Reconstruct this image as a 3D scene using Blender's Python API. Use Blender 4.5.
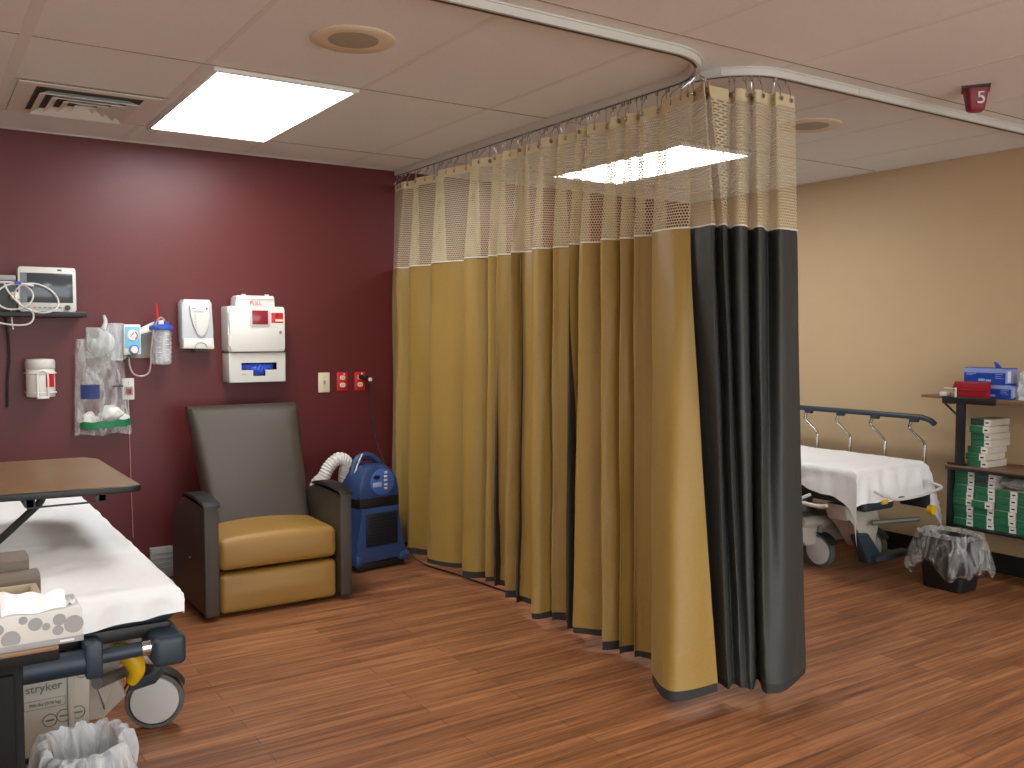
import bpy, bmesh, math, random
from mathutils import Vector, Matrix, noise
random.seed(7)
for o in list(bpy.data.objects): bpy.data.objects.remove(o)
SC = bpy.context.scene
COL = SC.collection
PI = math.pi
# ------------------------------------------------------------------ camera
CAM = Vector((0, 0, 1.37)); YAW = math.radians(33.4); PIT = math.radians(-3.05); FPX = 915.0
cd = bpy.data.cameras.new('camera'); cam = bpy.data.objects.new('camera', cd); COL.objects.link(cam)
cd.sensor_width = 36; cd.lens = 36 * FPX / 1024; cd.clip_start = .05
cam.location = CAM; cam.rotation_euler = (math.radians(90) + PIT, 0, -YAW)
SC.camera = cam
# ------------------------------------------------------------------ light and exposure
PANEL_POWER = 8.5
REAR_FILL_POWER = 9.0
SC.view_settings.view_transform = 'Standard'; SC.view_settings.look = 'None'
SC.view_settings.exposure = 0.95; SC.view_settings.gamma = 1.0; SC.view_settings.use_curve_mapping = False
w = bpy.data.worlds.new('world'); SC.world = w; w.use_nodes = True
w.node_tree.nodes['Background'].inputs[0].default_value = (.93, .98, 1, 1)
w.node_tree.nodes['Background'].inputs[1].default_value = 1.9
H = 2.42; WY = 5.35; WX = 5.22      # ceiling height, red wall, tan wall


# ------------------------------------------------------------------ materials
def lin(c): return tuple(((v / 255 + .055) / 1.055) ** 2.4 if v > 10 else v / 255 / 12.92 for v in c)
MATS = {}
def mat(name, c, rough=.5, metal=0., spec=.5, bump=0., bscale=60., var=0., vscale=8., alpha=1., emit=None, estr=0., trans=0., stretch=(1, 1, 1), sheen=0., coat=0.):
    if name in MATS: return MATS[name]
    m = bpy.data.materials.new(name); m.use_nodes = True; nt = m.node_tree; N = nt.nodes; L = nt.links
    b = N['Principled BSDF']; col = (*lin(c), 1)
    b.inputs['Base Color'].default_value = col; b.inputs['Roughness'].default_value = rough
    b.inputs['Metallic'].default_value = metal; b.inputs['Specular IOR Level'].default_value = spec
    b.inputs['Alpha'].default_value = alpha; b.inputs['Transmission Weight'].default_value = trans
    b.inputs['Sheen Weight'].default_value = sheen; b.inputs['Coat Weight'].default_value = coat
    if emit: b.inputs['Emission Color'].default_value = (*lin(emit), 1); b.inputs['Emission Strength'].default_value = estr
    tc = N.new('ShaderNodeTexCoord'); mp = N.new('ShaderNodeMapping'); mp.inputs['Scale'].default_value = stretch
    L.new(tc.outputs['Object'], mp.inputs['Vector'])
    nz = N.new('ShaderNodeTexNoise'); nz.inputs['Scale'].default_value = vscale; nz.inputs['Detail'].default_value = 4
    L.new(mp.outputs[0], nz.inputs['Vector'])
    mx = N.new('ShaderNodeMix'); mx.data_type = 'RGBA'
    v = max(var, .02)
    mx.inputs[6].default_value = (*[min(1, x * (1 - v)) for x in col[:3]], 1); mx.inputs[7].default_value = (*[min(1, x * (1 + v)) for x in col[:3]], 1)
    L.new(nz.outputs['Fac'], mx.inputs[0]); L.new(mx.outputs[2], b.inputs['Base Color'])
    if bump:
        n2 = N.new('ShaderNodeTexNoise'); n2.inputs['Scale'].default_value = bscale; n2.inputs['Detail'].default_value = 3
        L.new(mp.outputs[0], n2.inputs['Vector'])
        bp = N.new('ShaderNodeBump'); bp.inputs['Strength'].default_value = bump; bp.inputs['Distance'].default_value = .01
        L.new(n2.outputs['Fac'], bp.inputs['Height']); L.new(bp.outputs[0], b.inputs['Normal'])
    MATS[name] = m; return m

M_RED = mat('red_paint', (92, 33, 34), .40, spec=.38, bump=.12, bscale=180, var=.03)
M_TAN = mat('tan_paint', (196, 170, 134), .6, spec=.3, bump=.1, bscale=180, var=.03)
M_CEIL = mat('ceiling_tile', (232, 234, 232), .9, spec=.1, bump=.25, bscale=260, var=.05, vscale=120)
M_TEE = mat('ceiling_tee', (224, 224, 220), .6, spec=.2)
M_TEED = mat('ceiling_gap', (150, 138, 124), .8, spec=.1)
M_BASE = mat('black_rubber', (34, 32, 31), .5)
M_TRACK = mat('track_aluminium', (206, 206, 200), .4, metal=.1)
M_TRACKD = mat('track_slot', (60, 56, 50), .7)
M_CHROME = mat('chrome', (200, 200, 200), .18, metal=1.)
M_WHITE = mat('white_plastic', (222, 220, 214), .35)
M_WHITE2 = mat('offwhite_plastic', (205, 203, 196), .4)
M_GREYP = mat('grey_plastic', (150, 150, 146), .5)
M_DGREY = mat('dark_grey_plastic', (62, 64, 66), .5)
M_BLACK = mat('black_plastic', (22, 22, 23), .45)
M_SCREEN = mat('screen_glass', (60, 66, 70), .12, spec=.6)
M_REDP = mat('red_plastic', (196, 30, 34), .35)
M_BLUEP = mat('blue_print', (44, 84, 176), .4)
M_BLUEL = mat('light_blue_print', (120, 190, 222), .4)
M_IVORY = mat('ivory_plastic', (222, 212, 178), .4)
M_BROWNL = mat('brown_vinyl', (70, 62, 52), .33, spec=.5, bump=.35, bscale=420, var=.06, vscale=300)
M_BROWNS = mat('brown_side_panel', (66, 58, 50), .45, bump=.2, bscale=300)
M_GOLDV = mat('golden_vinyl', (156, 118, 56), .36, spec=.5, bump=.25, bscale=420, var=.05, vscale=200)
M_BLUEM = mat('blue_machine_plastic', (48, 72, 116), .35, var=.05)
M_BLUED = mat('dark_grille', (20, 24, 36), .6)
M_HOSE = mat('white_hose', (216, 214, 206), .6)
M_SHEET = mat('white_sheet', (242, 243, 243), .85, spec=.2, bump=.9, bscale=9, sheen=.2)
M_TEAL = mat('teal_grey_plastic', (40, 54, 64), .45)
M_BEDW = mat('bed_plastic', (178, 171, 158), .45)
M_BEDG = mat('bed_grey_metal', (120, 120, 118), .4, metal=.4)
M_BEDD = mat('bed_dark_metal', (46, 46, 46), .5, metal=.3)
M_YEL = mat('yellow_plastic', (232, 184, 24), .4)
M_TYRE = mat('tyre_grey', (92, 92, 88), .6)
M_HUB = mat('wheel_cover', (196, 196, 194), .4)
M_WOODT = mat('brown_laminate', (134, 104, 74), .35, spec=.4, var=.16, vscale=14, stretch=(1, 6, 1))
M_WOODD = mat('shelf_laminate', (124, 92, 66), .45, var=.12, vscale=10, stretch=(6, 1, 1))
M_GREEN = mat('green_carton', (36, 104, 72), .55, var=.06)
M_GREEND = mat('dark_green_carton', (44, 70, 62), .55, var=.12, vscale=60)
M_LABEL = mat('white_label', (224, 222, 216), .6)
M_CARTON = mat('pale_carton', (196, 186, 170), .7, var=.05)
M_REDB = mat('dark_red_plastic', (150, 26, 36), .35)
M_INK = mat('black_ink', (30, 30, 30), .6)
M_INKG = mat('grey_ink', (110, 108, 102), .6)
M_INKR = mat('red_ink', (206, 40, 40), .5)
M_CORD = mat('black_cord', (24, 20, 20), .5)
M_WCORD = mat('white_cord', (206, 204, 200), .45)
M_MAROON = mat('maroon_sign', (124, 22, 42), .45)
M_GRILLE = mat('speaker_grille', (168, 160, 140), .7)
M_SPK = mat('speaker_ring', (224, 208, 184), .6)
M_LOUVER = mat('vent_metal', (222, 218, 210), .5)
M_DARK = mat('vent_dark', (86, 80, 72), .8)
M_CREAM = mat('cream_header', (206, 190, 152), .8)
M_CART = mat('cart_black', (22, 21, 20), .7, spec=.25)
M_HEM = mat('charcoal_hem', (46, 44, 42), .8)
M_BIN = mat('black_bin', (28, 28, 29), .5)
M_BINB = mat('beige_bin', (96, 86, 74), .6)
M_BEIGE = mat('beige_box', (176, 160, 134), .6)
M_TAUPE = mat('taupe_box', (112, 100, 88), .6)
M_GREYB = mat('grey_card', (150, 150, 150), .6)
M_NITR = mat('blue_nitrile', (44, 78, 190), .5, var=.2, vscale=60)
M_GREENB = mat('green_seal', (26, 120, 78), .5, var=.15, vscale=60)
M_WIN = mat('red_window', (140, 44, 54), .15, spec=.5)


def fabric(name, c, rough, sheen, var, spec=.4, back=None):
    m = bpy.data.materials.new(name); m.use_nodes = True; nt = m.node_tree; N = nt.nodes; L = nt.links
    b = N['Principled BSDF']; b.inputs['Roughness'].default_value = rough; b.inputs['Sheen Weight'].default_value = sheen
    b.inputs['Specular IOR Level'].default_value = spec; b.inputs['Sheen Roughness'].default_value = .4
    uv = N.new('ShaderNodeUVMap'); uv.uv_map = 'UVMap'
    vo = N.new('ShaderNodeTexVoronoi'); vo.inputs['Scale'].default_value = 110; L.new(uv.outputs[0], vo.inputs['Vector'])
    nz = N.new('ShaderNodeTexNoise'); nz.inputs['Scale'].default_value = 260; L.new(uv.outputs[0], nz.inputs['Vector'])
    mx = N.new('ShaderNodeMix'); mx.data_type = 'RGBA'; k = lin(c)
    mx.inputs[6].default_value = (*[x * (1 - var) for x in k], 1); mx.inputs[7].default_value = (*[x * (1 + var) for x in k], 1)
    L.new(vo.outputs['Distance'], mx.inputs[0]); L.new(mx.outputs[2], b.inputs['Base Color'])
    # soft vertical and diagonal creases
    mp = N.new('ShaderNodeMapping'); mp.inputs['Scale'].default_value = (7, 2.0, 1); mp.inputs['Rotation'].default_value = (0, 0, .5); L.new(uv.outputs[0], mp.inputs['Vector'])
    n2 = N.new('ShaderNodeTexNoise'); n2.inputs['Scale'].default_value = 1; n2.inputs['Detail'].default_value = 3; L.new(mp.outputs[0], n2.inputs['Vector'])
    b1 = N.new('ShaderNodeBump'); b1.inputs['Strength'].default_value = .35; b1.inputs['Distance'].default_value = .03; L.new(n2.outputs['Fac'], b1.inputs['Height'])
    b2 = N.new('ShaderNodeBump'); b2.inputs['Strength'].default_value = .15; b2.inputs['Distance'].default_value = .002
    L.new(nz.outputs['Fac'], b2.inputs['Height']); L.new(b1.outputs[0], b2.inputs['Normal']); L.new(b2.outputs[0], b.inputs['Normal'])
    MATS[name] = m; return m
M_GOLD = fabric('gold_satin', (152, 122, 60), .45, .1, .05, .35)
M_CHAR = fabric('charcoal_satin', (50, 52, 50), .55, .05, .05)
M_BACK = fabric('dark_lining', (52, 46, 40), .8, .0, .05)


def mesh_fabric():
    m = bpy.data.materials.new('curtain_netting'); m.use_nodes = True; nt = m.node_tree; N = nt.nodes; L = nt.links
    b = N['Principled BSDF']; b.inputs['Base Color'].default_value = (*lin((198, 184, 150)), 1); b.inputs['Roughness'].default_value = .8
    uv = N.new('ShaderNodeUVMap'); uv.uv_map = 'UVMap'
    def mth(op, a, bb=None, v=None):
        n = N.new('ShaderNodeMath'); n.operation = op
        if hasattr(a, 'links'): L.new(a, n.inputs[0])
        else: n.inputs[0].default_value = a
        if bb is not None:
            if hasattr(bb, 'links'): L.new(bb, n.inputs[1])
            else: n.inputs[1].default_value = bb
        return n.outputs[0]
    sp = N.new('ShaderNodeSeparateXYZ'); L.new(uv.outputs[0], sp.inputs[0])
    P = .0125
    u = mth('DIVIDE', sp.outputs[0], P); v = mth('DIVIDE', sp.outputs[1], P * .92)
    row = mth('FLOOR', v); odd = mth('MULTIPLY', mth('MODULO', mth('ABSOLUTE', row), 2.), .5)
    fu = mth('SUBTRACT', mth('FRACT', mth('ADD', u, odd)), .5); fv = mth('SUBTRACT', mth('FRACT', v), .5)
    d = mth('SQRT', mth('ADD', mth('MULTIPLY', fu, fu), mth('MULTIPLY', fv, fv)))
    solid = mth('GREATER_THAN', d, .395)
    tr = N.new('ShaderNodeBsdfTransparent'); ms = N.new('ShaderNodeMixShader')
    L.new(solid, ms.inputs[0]); L.new(tr.outputs[0], ms.inputs[1]); L.new(b.outputs[0], ms.inputs[2])
    L.new(ms.outputs[0], N['Material Output'].inputs[0]); return m
M_NET = mesh_fabric()


def plastic_film(name, c, a, rough=.2):
    m = bpy.data.materials.new(name); m.use_nodes = True; nt = m.node_tree; N = nt.nodes; L = nt.links
    b = N['Principled BSDF']; b.inputs['Base Color'].default_value = (*lin(c), 1); b.inputs['Roughness'].default_value = rough
    tc = N.new('ShaderNodeTexCoord'); nz = N.new('ShaderNodeTexNoise'); nz.inputs['Scale'].default_value = 14; nz.inputs['Detail'].default_value = 5; nz.inputs['Distortion'].default_value = 1.2
    L.new(tc.outputs['Object'], nz.inputs['Vector'])
    rp = N.new('ShaderNodeMapRange'); rp.inputs[1].default_value = .35; rp.inputs[2].default_value = .7; mp = N.new('ShaderNodeMapping'); mp.inputs['Scale'].default_value = (1.6, 1.6, .45); L.new(tc.outputs['Object'], mp.inputs['Vector']); L.new(mp.outputs[0], nz.inputs['Vector']); rp.inputs[3].default_value = max(0, a - .18); rp.inputs[4].default_value = min(1, a + .25)
    L.new(nz.outputs['Fac'], rp.inputs[0]); L.new(rp.outputs[0], b.inputs['Alpha'])
    bp = N.new('ShaderNodeBump'); bp.inputs['Strength'].default_value = .8; bp.inputs['Distance'].default_value = .02; L.new(nz.outputs['Fac'], bp.inputs['Height']); L.new(bp.outputs[0], b.inputs['Normal'])
    return m
M_FILM = plastic_film('clear_bag_film', (228, 230, 228), .22)
M_FILM2 = plastic_film('milky_bag_film', (226, 230, 234), .62)
M_CLEAR = plastic_film('clear_canister', (224, 228, 230), .45)


def floor_mat():
    m = bpy.data.materials.new('wood_planks'); m.use_nodes = True; nt = m.node_tree; N = nt.nodes; L = nt.links
    b = N['Principled BSDF']; b.inputs['Roughness'].default_value = .42; b.inputs['Specular IOR Level'].default_value = .4
    tc = N.new('ShaderNodeTexCoord')
    br = N.new('ShaderNodeTexBrick'); br.inputs['Scale'].default_value = 1; br.inputs['Brick Width'].default_value = .95; br.inputs['Row Height'].default_value = .076
    br.inputs['Mortar Size'].default_value = .0015; br.inputs['Mortar Smooth'].default_value = .2; br.offset = .37
    br.inputs['Color1'].default_value = (0, 0, 0, 1); br.inputs['Color2'].default_value = (1, 1, 1, 1); br.inputs['Mortar'].default_value = (.2, .2, .2, 1)
    L.new(tc.outputs['Object'], br.inputs['Vector'])
    mp = N.new('ShaderNodeMapping'); mp.inputs['Scale'].default_value = (1.3, 26, 1); L.new(tc.outputs['Object'], mp.inputs['Vector'])
    nz = N.new('ShaderNodeTexNoise'); nz.inputs['Scale'].default_value = 1.5; nz.inputs['Detail'].default_value = 8; nz.inputs['Roughness'].default_value = .62; nz.inputs['Distortion'].default_value = .4
    L.new(mp.outputs[0], nz.inputs['Vector'])
    a = N.new('ShaderNodeMix'); a.data_type = 'FLOAT'; a.inputs[0].default_value = .13
    L.new(nz.outputs['Fac'], a.inputs[2]); L.new(br.outputs['Color'], a.inputs[3])
    cr = N.new('ShaderNodeValToRGB'); e = cr.color_ramp.elements
    e[0].position = .28; e[0].color = (*lin((100, 62, 40)), 1); e[1].position = .74; e[1].color = (*lin((190, 132, 90)), 1)
    x = cr.color_ramp.elements.new(.5); x.color = (*lin((148, 96, 62)), 1)
    L.new(a.outputs[0], cr.inputs[0])
    mm = N.new('ShaderNodeMix'); mm.data_type = 'RGBA'; mm.blend_type = 'MULTIPLY'; mm.inputs[7].default_value = (.5, .45, .4, 1)
    L.new(br.outputs['Fac'], mm.inputs[0]); L.new(cr.outputs[0], mm.inputs[6]); L.new(mm.outputs[2], b.inputs['Base Color'])
    bp = N.new('ShaderNodeBump'); bp.inputs['Strength'].default_value = .12; bp.inputs['Distance'].default_value = .004; L.new(nz.outputs['Fac'], bp.inputs['Height']); L.new(bp.outputs[0], b.inputs['Normal'])
    return m
M_FLOOR = floor_mat()


def panel_mat(name, strength):
    m = bpy.data.materials.new(name); m.use_nodes = True; nt = m.node_tree
    b = nt.nodes['Principled BSDF']; b.inputs['Base Color'].default_value = (.9, .9, .9, 1)
    b.inputs['Emission Color'].default_value = (.98, 1, 1, 1); b.inputs['Emission Strength'].default_value = strength
    return m
M_PANEL = panel_mat('light_diffuser', PANEL_POWER)
M_PANELR = panel_mat('added_fill_diffuser', REAR_FILL_POWER)


# ------------------------------------------------------------------ mesh helpers (everything is built in world coordinates)
def V(*a): return Vector(a)
def box(bm, c, s, r=0., seg=2, rot=None):
    g = bmesh.ops.create_cube(bm, size=1)['verts']
    for v in g: v.co = Vector((v.co.x * s[0], v.co.y * s[1], v.co.z * s[2]))
    if r > 0:
        es = set()
        for v in g:
            for e in v.link_edges: es.add(e)
        res = bmesh.ops.bevel(bm, geom=list(es), offset=min(r, min(s) * .49), segments=seg, affect='EDGES', profile=.5)
        vs = set(g) & set(bm.verts)
        for f in res['faces']:
            for v in f.verts: vs.add(v)
        seen = set(v for v in vs if v.is_valid); stack = list(seen)
        while stack:
            v = stack.pop()
            for e in v.link_edges:
                o = e.other_vert(v)
                if o not in seen: seen.add(o); stack.append(o)
        g = list(seen)
    M = Matrix.Translation(Vector(c))
    if rot: M = M @ Matrix.Rotation(rot[0], 4, rot[1])
    for v in g: v.co = M @ v.co
    return g
def bb(bm, x0, x1, y0, y1, z0, z1, r=0., seg=2): return box(bm, ((x0 + x1) / 2, (y0 + y1) / 2, (z0 + z1) / 2), (abs(x1 - x0), abs(y1 - y0), abs(z1 - z0)), r, seg)
def catmull(pts, n=8, closed=False):
    pts = [Vector(p) for p in pts]; out = []; N = len(pts)
    for i in range(N if closed else N - 1):
        if closed: p0, p1, p2, p3 = pts[i - 1], pts[i], pts[(i + 1) % N], pts[(i + 2) % N]
        else: p0, p1, p2, p3 = pts[max(i - 1, 0)], pts[i], pts[i + 1], pts[min(i + 2, N - 1)]
        for k in range(n):
            t = k / n
            out.append(.5 * ((2 * p1) + (p2 - p0) * t + (2 * p0 - 5 * p1 + 4 * p2 - p3) * t * t + (3 * p1 - p0 - 3 * p2 + p3) * t ** 3))
    if not closed: out.append(pts[-1])
    return out
def tube(bm, pts, r, seg=10, smooth=0, closed=False, caps=True):
    if smooth: pts = catmull(pts, smooth, closed)
    pts = [Vector(p) for p in pts]; rr = r if callable(r) else (lambda t: r)
    n = len(pts); rings = []; up = None
    for i, p in enumerate(pts):
        a = pts[i - 1] if (i > 0 or closed) else p; b = pts[(i + 1) % n] if (i < n - 1 or closed) else p
        t = (b - a).normalized()
        if up is None: up = t.orthogonal().normalized()
        up = (up - t * up.dot(t)).normalized(); s = t.cross(up)
        q = rr(i / max(1, n - 1))
        rings.append([bm.verts.new(p + (up * math.cos(2 * PI * k / seg) + s * math.sin(2 * PI * k / seg)) * q) for k in range(seg)])
    for i in range(n if closed else n - 1):
        A, B = rings[i], rings[(i + 1) % n]
        for k in range(seg): bm.faces.new((A[k], A[(k + 1) % seg], B[(k + 1) % seg], B[k]))
    if caps and not closed: bm.faces.new(rings[0][::-1]); bm.faces.new(rings[-1])
def cyl(bm, a, b, r, seg=24, r2=None): tube(bm, [a, b], (lambda t: r + ((r2 if r2 is not None else r) - r) * t), seg)
def lathe(bm, c, prof, seg=32, axis='Z', capb=True, capt=True):
    c = Vector(c); rings = []
    for (r, h) in prof:
        ring = []
        for k in range(seg):
            a = 2 * PI * k / seg; x, y = r * math.cos(a), r * math.sin(a)
            d = {'Z': (x, y, h), 'Y': (x, h, y), 'X': (h, x, y)}[axis]
            ring.append(bm.verts.new(c + Vector(d)))
        rings.append(ring)
    for A, B in zip(rings, rings[1:]):
        for k in range(seg): bm.faces.new((A[k], A[(k + 1) % seg], B[(k + 1) % seg], B[k]))
    if capb: bm.faces.new(rings[0][::-1])
    if capt: bm.faces.new(rings[-1])
def prism(bm, pts2, plane, a, b, r=0.):
    def mk(p, h): return {'XZ': (p[0], h, p[1]), 'YZ': (h, p[0], p[1]), 'XY': (p[0], p[1], h)}[plane]
    A = [bm.verts.new(mk(p, a)) for p in pts2]; B = [bm.verts.new(mk(p, b)) for p in pts2]; n = len(pts2)
    f0 = bm.faces.new(A); f1 = bm.faces.new(B[::-1])
    for k in range(n): bm.faces.new((A[k], B[k], B[(k + 1) % n], A[(k + 1) % n]))
    if r:
        es = set(f0.edges) | set(f1.edges)
        bmesh.ops.bevel(bm, geom=list(es), offset=r, segments=2, affect='EDGES', profile=.5)
def rrect(x0, x1, z0, z1, r, n=5):
    out = []
    for cx, cz, a0 in ((x1 - r, z1 - r, 0), (x0 + r, z1 - r, 90), (x0 + r, z0 + r, 180), (x1 - r, z0 + r, 270)):
        for k in range(n + 1):
            a = math.radians(a0 + 90 * k / n); out.append((cx + r * math.cos(a), cz + r * math.sin(a)))
    return out
def grid(bm, nu, nv, f, uvf=None, closed=False):
    if uvf and not bm.loops.layers.uv.get('UVMap'): bm.loops.layers.uv.new('UVMap')
    vs = [[bm.verts.new(f(i / nu, j / nv)) for j in range(nv + 1)] for i in range(nu + (0 if closed else 1))]
    uvl = (bm.loops.layers.uv.get('UVMap') or bm.loops.layers.uv.new('UVMap')) if uvf else None
    for i in range(nu):
        for j in range(nv):
            i2 = (i + 1) % len(vs)
            fc = bm.faces.new((vs[i][j], vs[i2][j], vs[i2][j + 1], vs[i][j + 1]))
            if uvf:
                for lp, (a, b) in zip(fc.loops, ((i, j), (i + 1, j), (i + 1, j + 1), (i, j + 1))): lp[uvl].uv = uvf(a / nu, b / nv)
    return vs
def NB(): return bmesh.new()
def B(*calls):
    bm = NB()
    for c in calls: c[0](bm, *c[1:])
    return bm

WM = {}
XF = [None]      # optional size correction applied to the parts of one fitting
def finish(name, bm, material, parent=None, smooth=True, kind=None, norm=True):
    if norm: bmesh.ops.recalc_face_normals(bm, faces=bm.faces)
    if XF[0]:
        for v in bm.verts: v.co = XF[0](v.co)
    me = bpy.data.meshes.new(name); bm.to_mesh(me); bm.free()
    if parent: me.transform(WM[parent.name].inverted())
    me.materials.append(material)
    if smooth:
        for p in me.polygons: p.use_smooth = True
        try: me.set_sharp_from_angle(angle=math.radians(38))
        except Exception: pass
    o = bpy.data.objects.new(name, me); COL.objects.link(o)
    if parent: o.parent = parent; WM[o.name] = WM[parent.name]
    else: WM[o.name] = Matrix.Identity(4)
    if kind: o['kind'] = kind
    return o
def thing(name, label, cat, loc, rotz=0., group=None):
    o = bpy.data.objects.new(name, None); o.empty_display_size = .05; COL.objects.link(o)
    o.location = loc; o.rotation_euler = (0, 0, rotz); o['label'] = label; o['category'] = cat
    if group: o['group'] = group
    WM[o.name] = Matrix.Translation(Vector(loc)) @ Matrix.Rotation(rotz, 4, 'Z')
    return o
def tag(o, label, cat, group=None, loc=None):
    o['label'] = label; o['category'] = cat
    if group: o['group'] = group
    if loc is not None:
        o.data.transform(Matrix.Translation(-Vector(loc))); o.location = loc
        WM[o.name] = Matrix.Translation(Vector(loc))
    return o
def struct(name, bm, m, **k): return finish(name, bm, m, kind='structure', **k)
def text_bm(s, size, ext, M):
    cu = bpy.data.curves.new('t', 'FONT'); cu.body = s; cu.size = size; cu.extrude = ext; cu.align_x = 'CENTER'; cu.align_y = 'CENTER'
    o = bpy.data.objects.new('t', cu); COL.objects.link(o)
    dg = bpy.context.evaluated_depsgraph_get(); me = bpy.data.meshes.new_from_object(o.evaluated_get(dg))
    bpy.data.objects.remove(o); me.transform(M); bm = bmesh.new(); bm.from_mesh(me); bpy.data.meshes.remove(me); return bm
def facing(loc, ang=0.):      # text plane standing upright, normal -Y turned about Z by ang
    return Matrix.Translation(Vector(loc)) @ Matrix.Rotation(ang, 4, 'Z') @ Matrix.Rotation(PI / 2, 4, 'X')

# ------------------------------------------------------------------ room
X0, Y0 = -2.6, -3.2
bm = NB(); bb(bm, X0, WX, Y0, WY, -.1, 0); struct('floor', bm, M_FLOOR, smooth=False)
bm = NB(); bb(bm, X0 - .1, WX + .1, Y0 - .1, WY + .1, H, H + .1); struct('ceiling', bm, M_CEIL, smooth=False)
bm = NB(); bb(bm, X0 - .1, WX + .1, WY, WY + .1, -.1, H); struct('wall_back', bm, M_RED, smooth=False)
bm = NB(); bb(bm, WX, WX + .1, Y0 - .1, WY, -.1, H); struct('wall_right', bm, M_TAN, smooth=False)
bm = NB(); bb(bm, X0 - .1, X0, Y0 - .1, WY, -.1, H); struct('wall_left', bm, M_TAN, smooth=False)
def cove(x0, x1, y0, y1): bm = NB(); bb(bm, x0, x1, y0, y1, 0, .115, .004); return bm
struct('baseboard_back', cove(X0, WX, WY - .008, WY), M_BASE)
struct('baseboard_right', cove(WX - .008, WX, Y0, WY - .008), M_BASE)
# ceiling grid
gx = [-2.12, -1.5, -.875, -.25, .375, .995, 1.65, 2.285, 2.91, 3.52, 4.12, 4.74]
gy = [-2.56, -1.32, -.08, 1.16, 2.40, 3.66, 4.90]
bm = NB()
for x in gx: bb(bm, x - .011, x + .011, Y0, WY, H - .0015, H)
bb(bm, .375 - .02, .375 + .02, Y0, WY, H - .003, H)
struct('trim_1', bm, M_TEE, smooth=False)
bm = NB()
for y in gy: bb(bm, X0, WX, y - .0025, y + .0025, H - .002, H)
bb(bm, .375, .995, 4.275, 4.279, H - .002, H)
struct('trim_2', bm, M_TEED, smooth=False)
bm = NB(); bb(bm, X0, WX, WY - .022, WY, H - .003, H); bb(bm, WX - .022, WX, Y0, WY - .022, H - .003, H); struct('trim_3', bm, M_TEE, smooth=False)


# ------------------------------------------------------------------ ceiling fittings
def ceiling_light(x0, x1, y0, y1, label, m):
    t = thing('ceiling_light', label, 'ceiling light', ((x0 + x1) / 2, (y0 + y1) / 2, H), group='recessed ceiling light panels')
    bm = NB()
    for a in ((x0 - .02, x0, y0 - .02, y1 + .02), (x1, x1 + .02, y0 - .02, y1 + .02), (x0, x1, y0 - .02, y0), (x0, x1, y1, y1 + .02)): bb(bm, *a, H - .016, H, .002)
    finish('frame', bm, M_TEE, t)
    bm = NB(); bb(bm, x0, x1, y0, y1, H - .012, H - .001); finish('diffuser', bm, m, t, smooth=False)
ceiling_light(1.05, 1.625, 3.70, 4.88, 'bright white rectangular light panel in ceiling near red wall', M_PANEL)
ceiling_light(3.56, 4.09, 3.72, 4.90, 'bright white ceiling light panel seen through the curtain netting', M_PANEL)
for (x, y, wd) in ((-1.46, 1.2, 'left'), (1.06, -1.3, 'middle'), (3.57, -1.3, 'right')):  # panels out of view, added to raise the ambient light
    ceiling_light(x, x + .57, y, y + 1.2, 'added white fill light panel on the ceiling, unseen behind the viewpoint, %s one' % wd, M_PANELR)

def speaker(cx, cy, label):
    t = thing('ceiling_speaker', label, 'speaker', (cx, cy, H), group='round ceiling speakers')
    bm = NB(); lathe(bm, (cx, cy, 0), [(.148, H), (.15, H - .004), (.142, H - .009), (.088, H - .006)], 48, capb=False, capt=False); finish('ring', bm, M_SPK, t)
    bm = NB(); lathe(bm, (cx, cy, 0), [(.09, H - .001), (.089, H - .0065), (.05, H - .0075), (.001, H - .008)], 48)
    finish('grille', bm, M_GRILLE, t)
speaker(1.35, 3.07, 'round beige ceiling speaker left of the curtain track, nearer the light panel')
speaker(3.80, 3.05, 'round beige ceiling speaker right of the curtain, above the far bay')

vx0, vx1, vy0, vy1 = .41, .98, 4.29, 4.88
t = thing('ceiling_vent', 'square stepped metal air diffuser in ceiling above the red wall', 'vent', ((vx0 + vx1) / 2, (vy0 + vy1) / 2, H))
bm = NB(); bb(bm, vx0, vx1, vy0, vy1, H - .004, H); finish('backing', bm, M_DARK, t, smooth=False)
bm = NB()
for a in ((vx0, vx0 + .07, vy0, vy1), (vx1 - .07, vx1, vy0, vy1), (vx0 + .07, vx1 - .07, vy0, vy0 + .05), (vx0 + .07, vx1 - .07, vy1 - .05, vy1)): bb(bm, *a, H - .009, H - .003)
finish('flange', bm, M_LOUVER, t, smooth=False)
for k in range(4):
    i0 = .085 + k * .052; a0, a1, c0, c1 = vx0 + i0, vx1 - i0, vy0 + i0, vy1 - i0
    s = .036 if k < 3 else .03; bm = NB()
    top = H - .006; lo = H - .03
    o = [(a0, c0), (a1, c0), (a1, c1), (a0, c1)]; n = [(a0 + s, c0 + s), (a1 - s, c0 + s), (a1 - s, c1 - s), (a0 + s, c1 - s)]
    Av = [bm.verts.new((*p, lo)) for p in o]; Bv = [bm.verts.new((*p, top)) for p in n]; Cv = [bm.verts.new((*p, lo + .003)) for p in o]; Dv = [bm.verts.new((*p, top + .001)) for p in n]
    for q in range(4):
        r_ = (q + 1) % 4; bm.faces.new((Av[q], Av[r_], Bv[r_], Bv[q])); bm.faces.new((Cv[q], Cv[r_], Dv[r_], Dv[q])); bm.faces.new((Av[q], Av[r_], Cv[r_], Cv[q]))
    if k == 3: bm.faces.new(Bv)
    finish('louvre', bm, M_LOUVER, t, smooth=False)

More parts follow.
